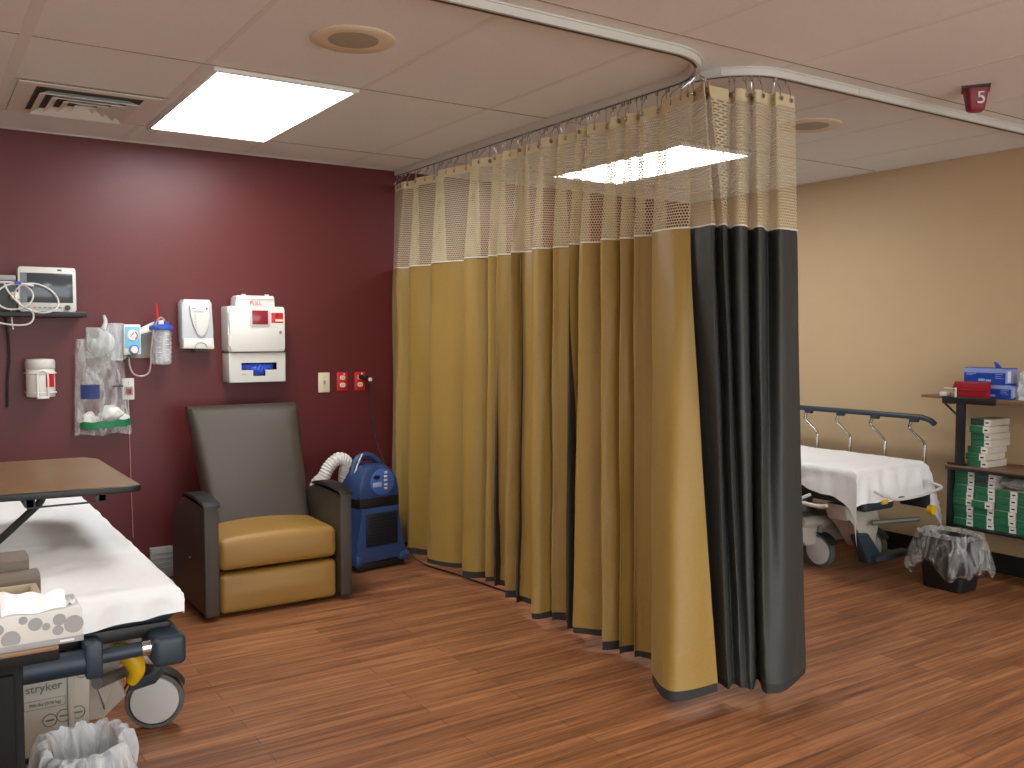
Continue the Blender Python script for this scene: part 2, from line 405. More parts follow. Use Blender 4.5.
# sign 5
sx, sy = 3.823, 2.214
t = thing('bay_sign', 'small maroon tapered sign with white 5 hanging from ceiling', 'sign', (sx, sy, H))
bm = NB(); box(bm, (sx, sy, H - .003), (.13, .11, .006), .001, 1, (.55, 'Z')); finish('mounting_plate', bm, M_DARK, t, smooth=False)
bm = NB()
rings = []
for (hw, z, r) in ((.046, H - .004, .018), (.046, H - .012, .018), (.034, H - .092, .016), (.026, H - .1, .014)):
    pts = rrect(-hw, hw, -hw * .8, hw * .8, min(r, hw * .7), 5); R = Matrix.Rotation(-YAW - .2, 2)
    rings.append([bm.verts.new((sx + (R @ Vector(p)).x, sy + (R @ Vector(p)).y, z)) for p in pts])
for a, b in zip(rings, rings[1:]):
    for k in range(len(a)): bm.faces.new((a[k], a[(k + 1) % len(a)], b[(k + 1) % len(b)], b[k]))
bm.faces.new(rings[0]); bm.faces.new(rings[-1][::-1]); sb = finish('sign_body', bm, M_MAROON, t)
d = Matrix.Rotation(-YAW - .2, 3, 'Z') @ Vector((.012, -.036, 0))
Mx = Matrix.Translation((sx + d.x, sy + d.y, H - .05)) @ Matrix.Rotation(-YAW - .2, 4, 'Z') @ Matrix.Rotation(PI / 2 - .13, 4, 'X')
finish('numeral', text_bm('5', .075, .003, Mx), M_LABEL, sb, smooth=False)


# curtain tracks
def sweep_rect(path, wd, z0, z1):
    bm = NB(); pr = []
    for i, p in enumerate(path):
        a = path[max(i - 1, 0)]; b = path[min(i + 1, len(path) - 1)]; t_ = Vector((b[0] - a[0], b[1] - a[1])).normalized(); n = Vector((-t_.y, t_.x)) * wd / 2
        pr.append([bm.verts.new((p[0] + s * n.x, p[1] + s * n.y, z)) for s, z in ((-1, z0), (1, z0), (1, z1), (-1, z1))])
    for A, C in zip(pr, pr[1:]):
        for k in range(4): bm.faces.new((A[k], A[(k + 1) % 4], C[(k + 1) % 4], C[k]))
    bm.faces.new(pr[0]); bm.faces.new(pr[-1][::-1]); return bm
def arc(cx, cy, r, a0, a1, n=16): return [(cx + r * math.cos(math.radians(a0 + (a1 - a0) * k / n)), cy + r * math.sin(math.radians(a0 + (a1 - a0) * k / n))) for k in range(n + 1)]
TX, TY, TR = 2.64, 2.50, .30
pathA = [(TX, WY - .01)] + [(TX, y) for y in (4.6, 3.9, 3.3)] + arc(TX - TR, TY + TR, TR, 0, -90) + [(1.9, TY), (1.2, TY), (.2, TY), (-1.2, TY), (-2.5, TY)]
pathB = [(TX + .03, TY + .27)] + arc(TX + .03 + .26, TY + .26, .26, 180, 270) + [(3.4, TY), (4.2, TY), (WX - .01, TY)]
for nm, path, lb in (('A', pathA, 'long grey metal curtain track running from red wall and curving left'), ('B', pathB, 'grey metal curtain track curving right towards the tan wall')):
    t = thing('curtain_track', lb, 'curtain track', (*path[0], H), group='ceiling curtain tracks')
    finish('channel', sweep_rect(path, .036, H - .032, H), M_TRACK, t)
    finish('slot', sweep_rect(path, .012, H - .0335, H - .030), M_TRACKD, t)
    finish('flange', sweep_rect(path, .052, H - .006, H - .0005), M_TRACK, t)
    for k in (4, len(path) - 3):
        p, q = Vector(path[k]), Vector(path[k + 1] if k + 1 < len(path) else path[k]); dd = (q - p); dd = dd.normalized() if dd.length else Vector((0, 1))
        finish('splice', sweep_rect([tuple(p), tuple(p + dd * .09)], .042, H - .028, H - .001), M_TRACK, t)


# ------------------------------------------------------------------ privacy curtains
def ray(u, v):
    x = (u - 512) / FPX; y = -(v - 384) / FPX; fy = math.cos(PIT) - math.sin(PIT) * y; fz = math.sin(PIT) + math.cos(PIT) * y
    return Vector((x * math.cos(YAW) + fy * math.sin(YAW), -x * math.sin(YAW) + fy * math.cos(YAW), fz))
# fold table measured once: plan positions (ridge, valley) of every fold along the track, at netting seam and at hem
def planX(u, x, z):   # plan position of a fold on the plane X = x, height z, seen at column u
    v = 384.
    for _ in range(12):
        r = ray(u, v); p = CAM + r * (x / r.x); v += (p.z - z) * 915 / max(.1, p.y) * .8
    return (p.x, p.y)
def planY(u, y, z):
    v = 384.
    for _ in range(12):
        r = ray(u, v); p = CAM + r * (y / r.y); v += (p.z - z) * 915 / max(.1, p.y) * .8
    return (p.x, p.y)
ZT, ZM, ZB = 2.325, 1.79, .055
goldA = [  # u at seam, u at hem, depth of ridge at seam, depth at hem
    (396, 394, 2.56, 2.50), (409, 408, 2.57, 2.50), (431, 427, 2.56, 2.47), (464, 462, 2.55, 2.50), (488, 485, 2.58, 2.53), (497, 495, 2.58, 2.53),
    (511, 504, 2.56, 2.47), (521, 517, 2.59, 2.47), (532, 531, 2.55, 2.38), (553, 552, 2.59, 2.46), (569, 568, 2.56, 2.43), (580, 573, 2.57, 2.42), (601, 602, 2.56, 2.40), (620, 620, 2.59, 2.42), (634, 634, 2.59, 2.43), (652, 652, 2.55, 2.36)]
top, bot = [], []
top.append(planX(392, 2.66, ZM)); bot.append(planX(391, 2.60, ZB))
for i, (u, ub, dx, dxb) in enumerate(goldA):
    big = .0
    r = planX(u, dx, ZM); rb = planX(ub, dxb, ZB)
    if i:
        gp = u - goldA[i - 1][0]; dk = 1. if u == 511 else 0.
        dv = .045 + min(.08, gp * .0035) + .03 * dk
        top.append((dx + dv - .03 * dk, r[1] + .028)); bot.append((dxb + dv + .02, rb[1] + .036 - .014 * dk))
    top.append(r); bot.append(rb)
    nu = goldA[i + 1][0] if i + 1 < len(goldA) else 690
    nub = goldA[i + 1][1] if i + 1 < len(goldA) else 718
    nx = goldA[i + 1][2] if i + 1 < len(goldA) else 2.55
    if i + 1 < len(goldA) and nu - u > 10:
        top.append(planX(u + (nu - u) * .5, dx + .022, ZM)); bot.append(planX(ub + (nub - ub) * .5, dxb + .03, ZB))
top += [planX(672, 2.53, ZM), planX(690, 2.56, ZM)]
bot += [planX(672, 2.26, ZB), (2.40, 2.36)]
bot[-1] = planX(718, 2.46, ZB)
# charcoal curtain, continuing round the corner onto the second track
def fan(lst, z): return [planY(u, y, z) for u, y in lst]
topD = [planX(688, 2.58, ZM)] + fan([(700, 2.58), (713, 2.50), (716, 2.56), (724, 2.47), (729, 2.56), (735, 2.48), (745, 2.46), (749, 2.55), (756, 2.46), (763, 2.45), (767, 2.53), (780, 2.45), (797, 2.46)], ZM)
botD = [planX(712, 2.52, ZB)] + fan([(718, 2.40), (728, 2.33), (734, 2.36), (741, 2.32), (746, 2.31), (751, 2.29), (755, 2.30), (757, 2.36), (759, 2.33), (763, 2.26), (772, 2.23), (788, 2.22), (806, 2.28)], ZB)

def smooth2(pts, n): return [(p.x, p.y) for p in catmull([(a, b, 0) for a, b in pts], n)]
def plan_at(T, Bt, s, z):
    a, b = T[s], Bt[s]
    if z >= ZM:
        k = .55 * (z - ZM) / (ZT - ZM); q = nearest_track(a[0], a[1])     # folds close up towards the hooks
        return Vector((a[0] + (q[0] - a[0]) * k, a[1] + (q[1] - a[1]) * k, z))
    k = (ZM - z) / (ZM - ZB); k = k ** 1.15
    return Vector((a[0] + (b[0] - a[0]) * k, a[1] + (b[1] - a[1]) * k, z))
def curtain(name, label, T, Bt, m, mback, hooks_label=None):
    n = 10; T = smooth2(T, n); Bt = smooth2(Bt, n); N_ = len(T) - 1
    L_ = [0.]
    for i in range(N_): L_.append(L_[-1] + math.dist(Bt[i], Bt[i + 1]) * .5 + math.dist(T[i], T[i + 1]) * .5)
    LT = [0.]
    for i in range(N_): LT.append(LT[-1] + math.dist(T[i], T[i + 1]))
    t = thing(name, label, 'curtain', (T[0][0], T[0][1], ZB), group='hanging privacy curtains')
    def surf(z0, z1, nz, off=0., wob=0.):
        bm = NB()
        def f(u, v):
            s = int(round(u * N_)); z = z0 + (z1 - z0) * v; p = plan_at(T, Bt, s, z)
            if off or wob:
                a = plan_at(T, Bt, max(s - 1, 0), z); b = plan_at(T, Bt, min(s + 1, N_), z); d = (b - a); nn = Vector((-d.y, d.x, 0))
                if nn.length: p = p + nn.normalized() * off
            if wob:
                q = noise.noise(Vector((L_[s] * 5, z * 2.2, 3.1)))
                lo = max(0., min(1., (1.15 - z) / 1.0)); q += .38 * lo * noise.noise(Vector((L_[s] * 16 + z * 9, z * 13, 7.7)))
                p.x += q * wob * (1 if z < ZM else .3); p.y += q * wob * .5
            if v == 0 and z0 == ZB: p.z += .006 * math.sin(L_[s] * 7)
            return p
        grid(bm, N_, nz, f, lambda u, v: ((LT if z0 >= ZM else L_)[int(round(u * N_))], z0 + (z1 - z0) * v)); return bm
    # the path runs from the wall towards the camera; its left-hand normal looks away from the camera
    finish('fabric', surf(ZB + .03, ZM, 60, 0, .014), m, t, norm=False)
    finish('lining', surf(ZB + .03, ZM - .005, 60, .006, .014), mback, t, norm=False)
    finish('hem', surf(ZB, ZB + .03, 2, .003, .014), M_HEM, t, norm=False)
    finish('netting', surf(ZM, ZT - .04, 8), M_NET, t, norm=False)
    finish('header_band', surf(ZT - .045, ZT, 2, .001), M_CREAM, t, norm=False)
    bm = NB(); pp = [plan_at(T, Bt, s, ZM) + Vector((-.001, -.004, 0)) for s in range(N_ + 1)]; tube(bm, pp, .0035, 6); finish('seam', bm, M_LABEL, t)
    # hooks and carriers
    step = .085; want = 0.
    for s in range(N_ + 1):
        if L_[s] >= want:
            want += step; p = plan_at(T, Bt, s, ZT)
            q = nearest_track(p.x, p.y); bm = NB()
            tube(bm, [(q[0], q[1], H - .03), (q[0], q[1], H - .045), ((p.x + q[0]) / 2, (p.y + q[1]) / 2, H - .062), (p.x, p.y, H - .085), (p.x, p.y, ZT - .03)], .0022, 6, 3)
            cyl(bm, (q[0], q[1], H - .029), (q[0], q[1], H - .05), .006, 8)
            h = finish('hook', bm, M_CHROME, t)
            bm = NB(); lathe(bm, (p.x, p.y - .006, ZT - .022), [(.004, -.002), (.010, -.002), (.010, .004), (.004, .004)], 12, 'Y', False, False); finish('grommet', bm, M_CHROME, h)
    return t
def nearest_track(x, y):
    best = None
    for path in (pathA, pathB):
        for a, b in zip(path, path[1:]):
            a, b, p = Vector(a), Vector(b), Vector((x, y)); d = b - a; k = max(0, min(1, (p - a).dot(d) / max(1e-9, d.length_squared))); q = a + d * k
            if best is None or (q - p).length < best[0]: best = ((q - p).length, (q.x, q.y))
    return best[1]
curtain('privacy_curtain', 'long golden satin privacy curtain with dark hem and beige netting top', top, bot, M_GOLD, M_BACK)
curtain('privacy_curtain', 'charcoal grey privacy curtain at right end of the golden curtain', topD, botD, M_CHAR, M_BACK)


# ------------------------------------------------------------------ recliner
t = thing('recliner_chair', 'brown vinyl recliner with golden seat and footrest against red wall', 'chair', (1.52, 4.75, 0))
bm = NB(); bb(bm, 1.22, 1.84, 4.52, 5.12, .0, .12, .01); finish('base', bm, M_BLACK, t)
def chair_arm(x0, x1):
    pr = [(4.38, .03), (4.38, .535), (4.395, .56), (4.55, .572), (4.70, .568), (4.83, .535), (4.93, .47), (4.99, .38), (5.01, .30), (5.01, .03)]
    bm = NB(); prism(bm, pr, 'YZ', x0, x1, .012); return finish('arm', bm, M_BROWNS, t)
aL = chair_arm(1.14, 1.213); aR = chair_arm(1.826, 1.893)
for (x0, x1, a) in ((1.134, 1.219, aL), (1.820, 1.898, aR)):
    bm = NB(); bb(bm, x0 + .008, x1 - .008, 4.372, 4.392, .025, .558, .008); finish('arm_front', bm, M_BROWNL, a)
    pr = [(4.36, .553), (4.363, .565), (4.39, .578), (4.55, .590), (4.68, .587), (4.76, .572), (4.76, .560), (4.68, .571), (4.55, .575), (4.39, .562)]
    bm = NB(); prism(bm, pr, 'YZ', x0, x1, .008); finish('arm_cap', bm, M_BLACK, t)
# seat cushion (crowned)
def cushion(x0, x1, y0, y1, z0, z1, crown, r):
    bm = NB(); bb(bm, x0, x1, y0, y1, z0, z1, r, 4)
    bmesh.ops.subdivide_edges(bm, edges=[e for e in bm.edges if e.calc_length() > .1], cuts=7, use_grid_fill=True)
    cx, cy = (x0 + x1) / 2, (y0 + y1) / 2
    for v in bm.verts:
        a = (v.co.x - cx) / (x1 - x0) * 2; b = (v.co.y - cy) / (y1 - y0) * 2
        k = max(0, 1 - a * a) * max(0, 1 - b * b * .6)
        if v.co.z > (z0 + z1) / 2: v.co.z += crown * k
        if v.co.y < y0 + r: v.co.y -= .018 * (1 - a * a) * (1 - abs((v.co.z - (z0 + z1) / 2) / (z1 - z0)) * 1.6)
        v.co += Vector((0, -1, 0)) * .003 * noise.noise(v.co * 12)
    return bm
finish('seat_cushion', cushion(1.219, 1.822, 4.40, 4.98, .228, .385, .028, .035), M_GOLDV, t)
finish('footrest', cushion(1.222, 1.820, 4.405, 4.50, .018, .213, 0, .025), M_GOLDV, t)
bm = NB()   # backrest: wider at the top, leaning back, rounded
nx, nz = 14, 18
def back(u, v, front):
    z = .30 + v * .685; hw = .262 + .046 * min(1, v * 1.05); x = 1.552 + (u * 2 - 1) * hw - .004 * v
    yc = 4.80 + .30 * v ** 1.1
    e = min(1, min(u, 1 - u) / .07); ez = min(1, (1 - v) / .06)
    th = .085 * (1 - (1 - e) ** 2) ** .5 if e < 1 else .085
    th = min(th, .085 * ((1 - (1 - ez) ** 2) ** .5 if ez < 1 else 1))
    bul = .02 * math.sin(PI * u) * math.sin(PI * min(1, v + .1))
    return Vector((x, yc - (th + bul if front else -th * .9), z))
us = [0, .012, .035, .07] + [.07 + .86 * k / 10 for k in range(1, 10)] + [.93, .965, .988, 1]
vs_ = [.0] + [k / 12 for k in range(1, 11)] + [.94, .965, .985, .996, 1]
def sheetg(fr):
    g = [[bm.verts.new(back(a, b, fr)) for b in vs_] for a in us]
    for i in range(len(us) - 1):
        for j in range(len(vs_) - 1): bm.faces.new((g[i][j], g[i + 1][j], g[i + 1][j + 1], g[i][j + 1]))
sheetg(True); sheetg(False); bmesh.ops.remove_doubles(bm, verts=bm.verts, dist=.002)
finish('backrest', bm, M_BROWNL, t)
bm = NB(); lathe(bm, (1.134, 4.62, .27), [(.0, 0), (.008, -.002), (.008, .004)], 12, 'X'); finish('side_bolt', bm, M_CHROME, t)

# ------------------------------------------------------------------ warming machine
mx, my = 2.262, 4.98
t = thing('patient_warming_machine', 'blue patient warming machine standing on floor beside recliner', 'warming machine', (mx, my, 0), .14)
RM = Matrix.Translation((mx, my, 0)) @ Matrix.Rotation(.14, 4, 'Z')
def loc(bm): bm.transform(RM); return bm
bm = NB(); prism(bm, [(-.175, .05), (-.172, .12), (-.15, .16), (-.14, .37), (.13, .37), (.142, .16), (.175, .115), (.19, .05)], 'XZ', -.13, .13, .014); finish('lower_body', loc(bm), M_BLUEM, t)
bm = NB(); bb(bm, -.16, .17, -.12, .12, .0, .055, .012); finish('base', loc(bm), M_BLACK, t)
bm = NB(); bb(bm, -.105, .115, -.137, -.125, .14, .335, .008); f1 = finish('grille', loc(bm), M_BLUED, t)
bm = NB()
for k in range(9): bb(bm, -.09, .10, -.1395, -.136, .157 + k * .02, .162 + k * .02)
finish('grille_slat', loc(bm), M_BLACK, f1)
bm = NB(); bb(bm, -.18, -.13, -.15, .11, .035, .10, .018); finish('foot', loc(bm), M_BLUEM, t)
bm = NB(); bb(bm, .12, .195, -.15, .11, .035, .085, .018); finish('foot', loc(bm), M_BLUEM, t)
bm = NB(); prism(bm, [(-.14, .36), (-.142, .43), (.135, .43), (.135, .36)], 'XZ', -.125, .12, .01); finish('belt', loc(bm), M_BLACK, t)
bm = NB(); prism(bm, rrect(-.142, .135, .418, .445, .01, 3) if 0 else [(-.142, .42), (-.142, .50), (-.125, .56), (-.09, .605), (-.04, .612), (.04, .612), (.085, .58), (.118, .53), (.135, .46), (.135, .42)], 'XZ', -.13, .12, .02); hd = finish('upper_body', loc(bm), M_BLUEM, t)
bm = NB(); tube(bm, [(-.118, 0, .54), (-.105, 0, .60), (-.07, 0, .648), (-.02, 0, .662), (.03, 0, .645), (.08, 0, .60), (.105, 0, .555)], .019, 12, 5); finish('handle', loc(bm), M_BLUEM, t)
bm = NB(); prism(bm, [(.085 * math.cos(a) * .95 - .0 + .01, .515 + .078 * math.sin(a)) for a in [2 * PI * k / 28 for k in range(28)]], 'XZ', -.137, -.128, .002); cp = finish('control_panel', loc(bm), mat('panel_blue', (74, 104, 176), .4), t)
bm = NB(); prism(bm, [(-.032 + .023 * math.cos(a), .545 + .012 * math.sin(a)) for a in [2 * PI * k / 16 for k in range(16)]], 'XZ', -.141, -.136); finish('display', loc(bm), M_BLACK, cp)
bm = NB(); bb(bm, -.058, .002, -.1395, -.136, .488, .515, .002); finish('label_plate', loc(bm), mat('panel_pale', (160, 180, 220), .5), cp)
for k in range(5):
    bm = NB(); bb(bm, .018, .04, -.143, -.136, .47 + k * .022 - (k > 1) * -.004, .483 + k * .022 + (k > 1) * .004, .002); finish('button', loc(bm), M_WHITE2, cp)
bm = NB(); tube(bm, [(-.118, -.03, .44), (-.13, -.04, .52), (-.10, -.03, .60), (-.06, -.02, .663), (-.04, 0, .67)], .004, 6, 4); finish('trim_edge', loc(bm), M_WHITE, hd)
# hose (ribbed)
pts = catmull([(2.16, 5.06, .30), (2.14, 5.06, .45), (2.135, 5.03, .56), (2.125, 4.99, .625), (2.075, 4.98, .652), (2.02, 4.99, .61), (1.985, 5.0, .545), (1.955, 5.03, .50), (1.94, 5.08, .36)], 40)
bm = NB(); tube(bm, pts, lambda s: .036 + .0028 * math.sin(s * 230), 16); o = finish('air_hose', bm, M_HOSE, t)

# ------------------------------------------------------------------ stretchers
def drape(cx, y0, y1, hw, zt, ds, df, seed, tipk=.3, fit=False, wav=.022, top_w=.009):
    """sheet over a mattress: ds = side drop, df = foot drop (at y0)."""
    bm = NB(); R = .035
    def fold(s):            # s beyond the edge -> (outward, down)
        if s <= 0: return 0., 0.
        a = min(s / R, PI / 2); o = R * math.sin(a); dn = R * (1 - math.cos(a)); return o, dn + max(0, s - R * PI / 2)
    nu, nv = 70, 110
    def f(u, v):
        a = (u * 2 - 1) * (hw - R + ds + R); b = y0 + R - (df + R) + v * (y1 - y0 + df)
        s = abs(a) - (hw - R); f_ = (y0 + R) - b
        sg = 1 if a >= 0 else -1
        if not fit and s > 0: s *= 1 + .75 * math.exp(-max(0, b - y0) / .16) + .25 * noise.noise(Vector((b * 5, sg, seed)))
        if not fit and f_ > 0: f_ *= 1 + .18 * noise.noise(Vector((a * 7, 2, seed)))
        ox, dx = fold(s); oy, dy = fold(f_)
        x = cx + sg * (min(abs(a), hw - R) + ox); y = max(b, y0 + R) - oy
        if fit: z = zt - max(dx, dy)
        else:
            z = zt - (dx + dy if (s > 0 and f_ > 0) else max(dx, dy))
            if s > 0 and f_ > 0:
                m_ = min(dx, dy); x += sg * m_ * tipk; y -= m_ * tipk
        nn = noise.noise(Vector((x * 6, y * 6, seed))); n2 = noise.noise(Vector((x * 16, y * 16, seed + 5)))
        if s <= 0 and f_ <= 0: z += nn * top_w + n2 * top_w * .4
        else:
            k = min(1, max(dx, dy) / .06)
            x += sg * k * (wav * noise.noise(Vector((y * 13, z * 4, seed)))) * (1 if s > 0 else 0)
            y -= k * (wav * noise.noise(Vector((x * 13, z * 4, seed + 9)))) * (1 if f_ > 0 else 0)
            if fit and k > .9: z += .03 * noise.noise(Vector((x * 9, y * 9, seed + 2)))
        return Vector((x, y, z))
    grid(bm, nu, nv, f)
    return bm
def caster(t, x, y, ang, r=.098):
    R = Matrix.Translation((x, y, r)) @ Matrix.Rotation(ang, 4, 'Z')
    bm = NB(); lathe(bm, (0, 0, 0), [(r * .86, -.022), (r * .97, -.020), (r, -.010), (r, .010), (r * .97, .020), (r * .86, .022)], 40, 'X', False, False); bm.transform(R); wv = finish('wheel', bm, M_TYRE, t)
    bm = NB(); lathe(bm, (0, 0, 0), [(.012, -.030), (r * .5, -.027), (r * .8, -.022), (r * .85, -.014), (r * .85, .014), (r * .8, .022), (r * .5, .027), (.012, .030)], 40, 'X'); bm.transform(R); finish('wheel_cover', bm, M_HUB, wv)
    bm = NB(); lathe(bm, (0, 0, 0), [(r * 1.12, -.035), (r * 1.14, -.02), (r * 1.14, .02), (r * 1.12, .035)], 40, 'X', False, False)
    for v in list(bm.verts):
        if v.co.z < r * .45: bm.verts.remove(v)
    bm.transform(R); finish('fork_hood', bm, M_BEDD, wv)
    bm = NB(); cyl(bm, (x, y, r * 2.1), (x, y, .27), .018, 12); finish('stem', bm, M_BEDG, wv)
def stretcher(label, cx, y0, y1, zt, wheels, hood, rail_side, ds, df, fit, seed, xw=.33):
    t = thing('hospital_stretcher', label, 'hospital bed', (cx, y0, 0), 0, 'wheeled hospital stretchers')
    hw = xw
    bm = NB(); bb(bm, cx - hw + .015, cx + hw - .015, y0 + .02, y1, zt - .11, zt - .016, .03, 3); finish('mattress', bm, M_TEAL, t)
    finish('sheet', drape(cx, y0, y1, hw, zt, ds, df, seed, fit=fit), M_SHEET, t)
    bm = NB(); bb(bm, cx - hw + .03, cx + hw - .03, y0 + .04, y1, zt - .15, zt - .11, .008); finish('deck', bm, M_BEDD, t)
    bm = NB()
    for s in (-1, 1): bb(bm, cx + s * (hw - .05) - .02, cx + s * (hw - .05) + .02, y0 + .06, y1 - .05, zt - .20, zt - .15, .006)
    for yy in (y0 + .25, y1 - .3): bb(bm, cx - hw + .05, cx + hw - .05, yy, yy + .05, zt - .2, zt - .15, .006)
    finish('frame', bm, M_BEDD, t)
    for yy in (y0 + .62, y1 - .55):
        bm = NB(); cyl(bm, (cx, yy, .22), (cx, yy, zt - .2), .06, 20); cyl(bm, (cx, yy, .2), (cx, yy, .34), .085, 20); finish('lift_column', bm, M_BEDG, t)
    # moulded base
    bm = NB(); prism(bm, [(cx - .20, .13), (cx - .27, .19), (cx - .25, .25), (cx - .12, .30), (cx + .12, .30), (cx + .25, .25), (cx + .27, .19), (cx + .20, .13)], 'XZ', y0 + .42, y1 - .25, .02); finish('base_cover', bm, M_BEDW, t)
    for (wx, wy, wa) in wheels:
        caster(t, wx, wy, wa)
        bm = NB(); s = 1 if wx > cx else -1
        tube(bm, [(cx + s * .12, wy + .04, .25), (cx + s * .22, wy + .03, .275), (wx - s * .06, wy, .27), (wx, wy, .25)], lambda q: .038 - .01 * q, 12, 5); finish('caster_arm', bm, M_BEDW, t)
    return t

# left bed
LB = dict(cx=.295, y0=2.72, y1=4.66, zt=.645)
t = stretcher('wheeled stretcher with rumpled white fitted sheet under the overbed table', LB['cx'], LB['y0'], LB['y1'], LB['zt'], [(.685, 3.31, 1.3), (-.1, 3.31, 0.), (.62, 4.35, 0), (-.1, 4.35, 0)], True, 0, .085, .078, True, 3.3, .355)
cx, y0 = LB['cx'], LB['y0']
# foot end bar with bumpers
bm = NB(); tube(bm, [(cx - .33, 2.70, .478), (.38, 2.70, .478)], .034, 16); tube(bm, [(.36, 2.70, .482), (.56, 2.70, .486)], .02, 14); fb = finish('foot_bar', bm, M_TEAL, t)
for q_ in (.375, .10):
    bm = NB(); bb(bm, q_, q_ + .045, 2.66, 2.745, .435, .535, .01); finish('bar_bracket', bm, M_TEAL, fb)
bm = NB(); cyl(bm, (.525, 2.70, .486), (.548, 2.70, .486), .0225, 16); finish('bar_pin', bm, M_CHROME, fb)
for s, nm in ((1, ''), (-1, '')):
    bm = NB(); bb(bm, cx + s * .255, cx + s * .345, 2.655, 2.84, .432, .52, .018, 3); finish('bumper', bm, M_TEAL, t)
# pedestal end panel with lettering
PY = 2.80
bm = NB(); prism(bm, [(.02, .18), (.40, .21), (.41, .44), (.02, .44)], 'XZ', PY, PY + .25, .012); ep = finish('end_panel', bm, M_BEDW, t)
bm = NB(); bb(bm, .345, .362, PY - .008, PY + .02, .215, .43, .006); finish('panel_rib', bm, M_BEDW, ep)
finish('panel_lettering', text_bm('stryker', .032, .0008, facing((.287, PY - .002, .392))), M_INKG, ep, smooth=False)
finish('load_lettering', text_bm('700 lbs (318 kg)', .0125, .0006, facing((.289, PY - .002, .346))), M_INKG, ep, smooth=False)
bm = NB()
o_, i_ = rrect(.236, .341, .333, .359, .005), rrect(.2375, .3395, .3345, .3575, .004)
A_ = [bm.verts.new((a, PY - .0015, b)) for a, b in o_]; C_ = [bm.verts.new((a, PY - .0015, b)) for a, b in i_]
for k in range(len(A_)): bm.faces.new((A_[k], A_[(k + 1) % len(A_)], C_[(k + 1) % len(A_)], C_[k]))
finish('load_outline', bm, M_INKG, ep, smooth=False)
for px_, pz_ in ((.30, .296), (.335, .302), (.372, .303), (.385, .418)):
    bm = NB(); lathe(bm, (px_, PY - .0015, pz_), [(.0165, 0), (.0185, -.001), (.0185, .001)], 24, 'Y', False, False); bb(bm, px_ - .011, px_ + .011, PY - .003, PY - .001, pz_ - .002, pz_ + .002); finish('panel_mark', bm, M_INKG, ep, smooth=False)
# foot mechanism
bm = NB(); tube(bm, [(.43, 2.84, .36), (.50, 2.95, .335), (.57, 3.02, .325)], .017, 12, 4); finish('pedal_arm', bm, M_BEDG, t)
bm = NB(); tube(bm, [(.485, 2.90, .435), (.515, 2.89, .425), (.537, 2.88, .395), (.545, 2.88, .36), (.530, 2.89, .325)], lambda q: .015 + .013 * math.sin(PI * q), 14, 6); finish('brake_pedal', bm, M_YEL, t)
bm = NB(); prism(bm, [(.53, 2.90), (.61, 2.93), (.645, 2.99), (.61, 3.04), (.54, 3.02)], 'XY', .29, .325, .008); finish('foot_pedal', bm, M_TEAL, t)
bm = NB(); prism(bm, [(.41, .44), (.64, .44), (.64, .39), (.60, .37), (.52, .40), (.50, .30), (.47, .22), (.45, .30), (.43, .42)], 'XZ', 2.98, 3.02, .005); finish('side_gusset', bm, M_BEDW, t)
bm = NB(); prism(bm, [(2.95, .30), (2.98, .36), (3.2, .37), (3.4, .36), (3.42, .33), (3.2, .32)], 'YZ', .52, .70, .01) if 0 else bb(bm, .50, .66, 3.02, 3.5, .395, .43, .01); finish('side_cover', bm, M_BEDW, t)

# right bed
RB = dict(cx=4.57, y0=3.06, y1=5.08, zt=.645)
t = stretcher('wheeled stretcher with raised side rail by the tan wall, loose white sheet hanging over', RB['cx'], RB['y0'], RB['y1'], RB['zt'], [(4.47, 3.47, .03), (4.86, 3.40, .1), (4.36, 4.7, 0), (4.84, 4.7, 0)], True, 1, .11, .18, False, 8.1, .335)
bm = NB(); tube(bm, [(5.0, 4.95, .885), (5.0, 4.0, .885), (5.0, 3.25, .885), (5.0, 3.17, .882), (5.0, 3.12, .871), (5.0, 3.09, .850)], .0165, 12, 4); finish('rail_bar', bm, M_TEAL, t)
for k, yy in enumerate((3.225, 3.49, 3.74, 3.99, 4.24, 4.49)):
    bm = NB(); bb(bm, 4.985, 5.015, yy - .03, yy + .025, .852, .882, .006); cl = finish('rail_clamp', bm, M_TEAL, t)
    bm = NB(); tube(bm, [(5.0, yy, .87), (5.0, yy + .02, .845), (5.0, yy + .028, .82), (5.0, yy + .015, .80), (5.0, yy - .055, .745), (5.0, yy - .072, .725), (5.0, yy - .075, .695), (5.0, yy - .075, .5)], .0095, 10, 5); finish('rail_post', bm, M_CHROME, t)
bm = NB(); bb(bm, 4.978, 5.022, 3.1, 4.6, .47, .51, .01); finish('rail_base', bm, M_BEDD, t)
bm = NB(); tube(bm, [(4.34, 3.02, .525), (4.365, 2.95, .50), (4.42, 2.92, .49), (4.60, 2.915, .495), (4.80, 2.93, .51), (4.85, 2.96, .52), (4.84, 3.04, .535)], .0085, 10, 5); finish('push_bar', bm, M_WHITE2, t)
bm = NB(); bb(bm, 4.33, 4.60, 3.07, 3.14, .40, .515, .02, 3); finish('foot_block', bm, M_TEAL, t)
bm = NB(); cyl(bm, (4.85, 2.99, .375), (4.85, 3.02, .375), .027, 20); finish('corner_roller', bm, M_YEL, t)
bm = NB(); bb(bm, 4.84, 4.88, 3.03, 3.2, .38, .46, .006); bb(bm, 4.60, 4.98, 3.1, 3.18, .43, .47, .006); finish('corner_bracket', bm, M_BEDD, t)
bm = NB(); bb(bm, 4.47, 4.52, 3.055, 3.075, .435, .46, .004); finish('release_tab', bm, M_YEL, t)
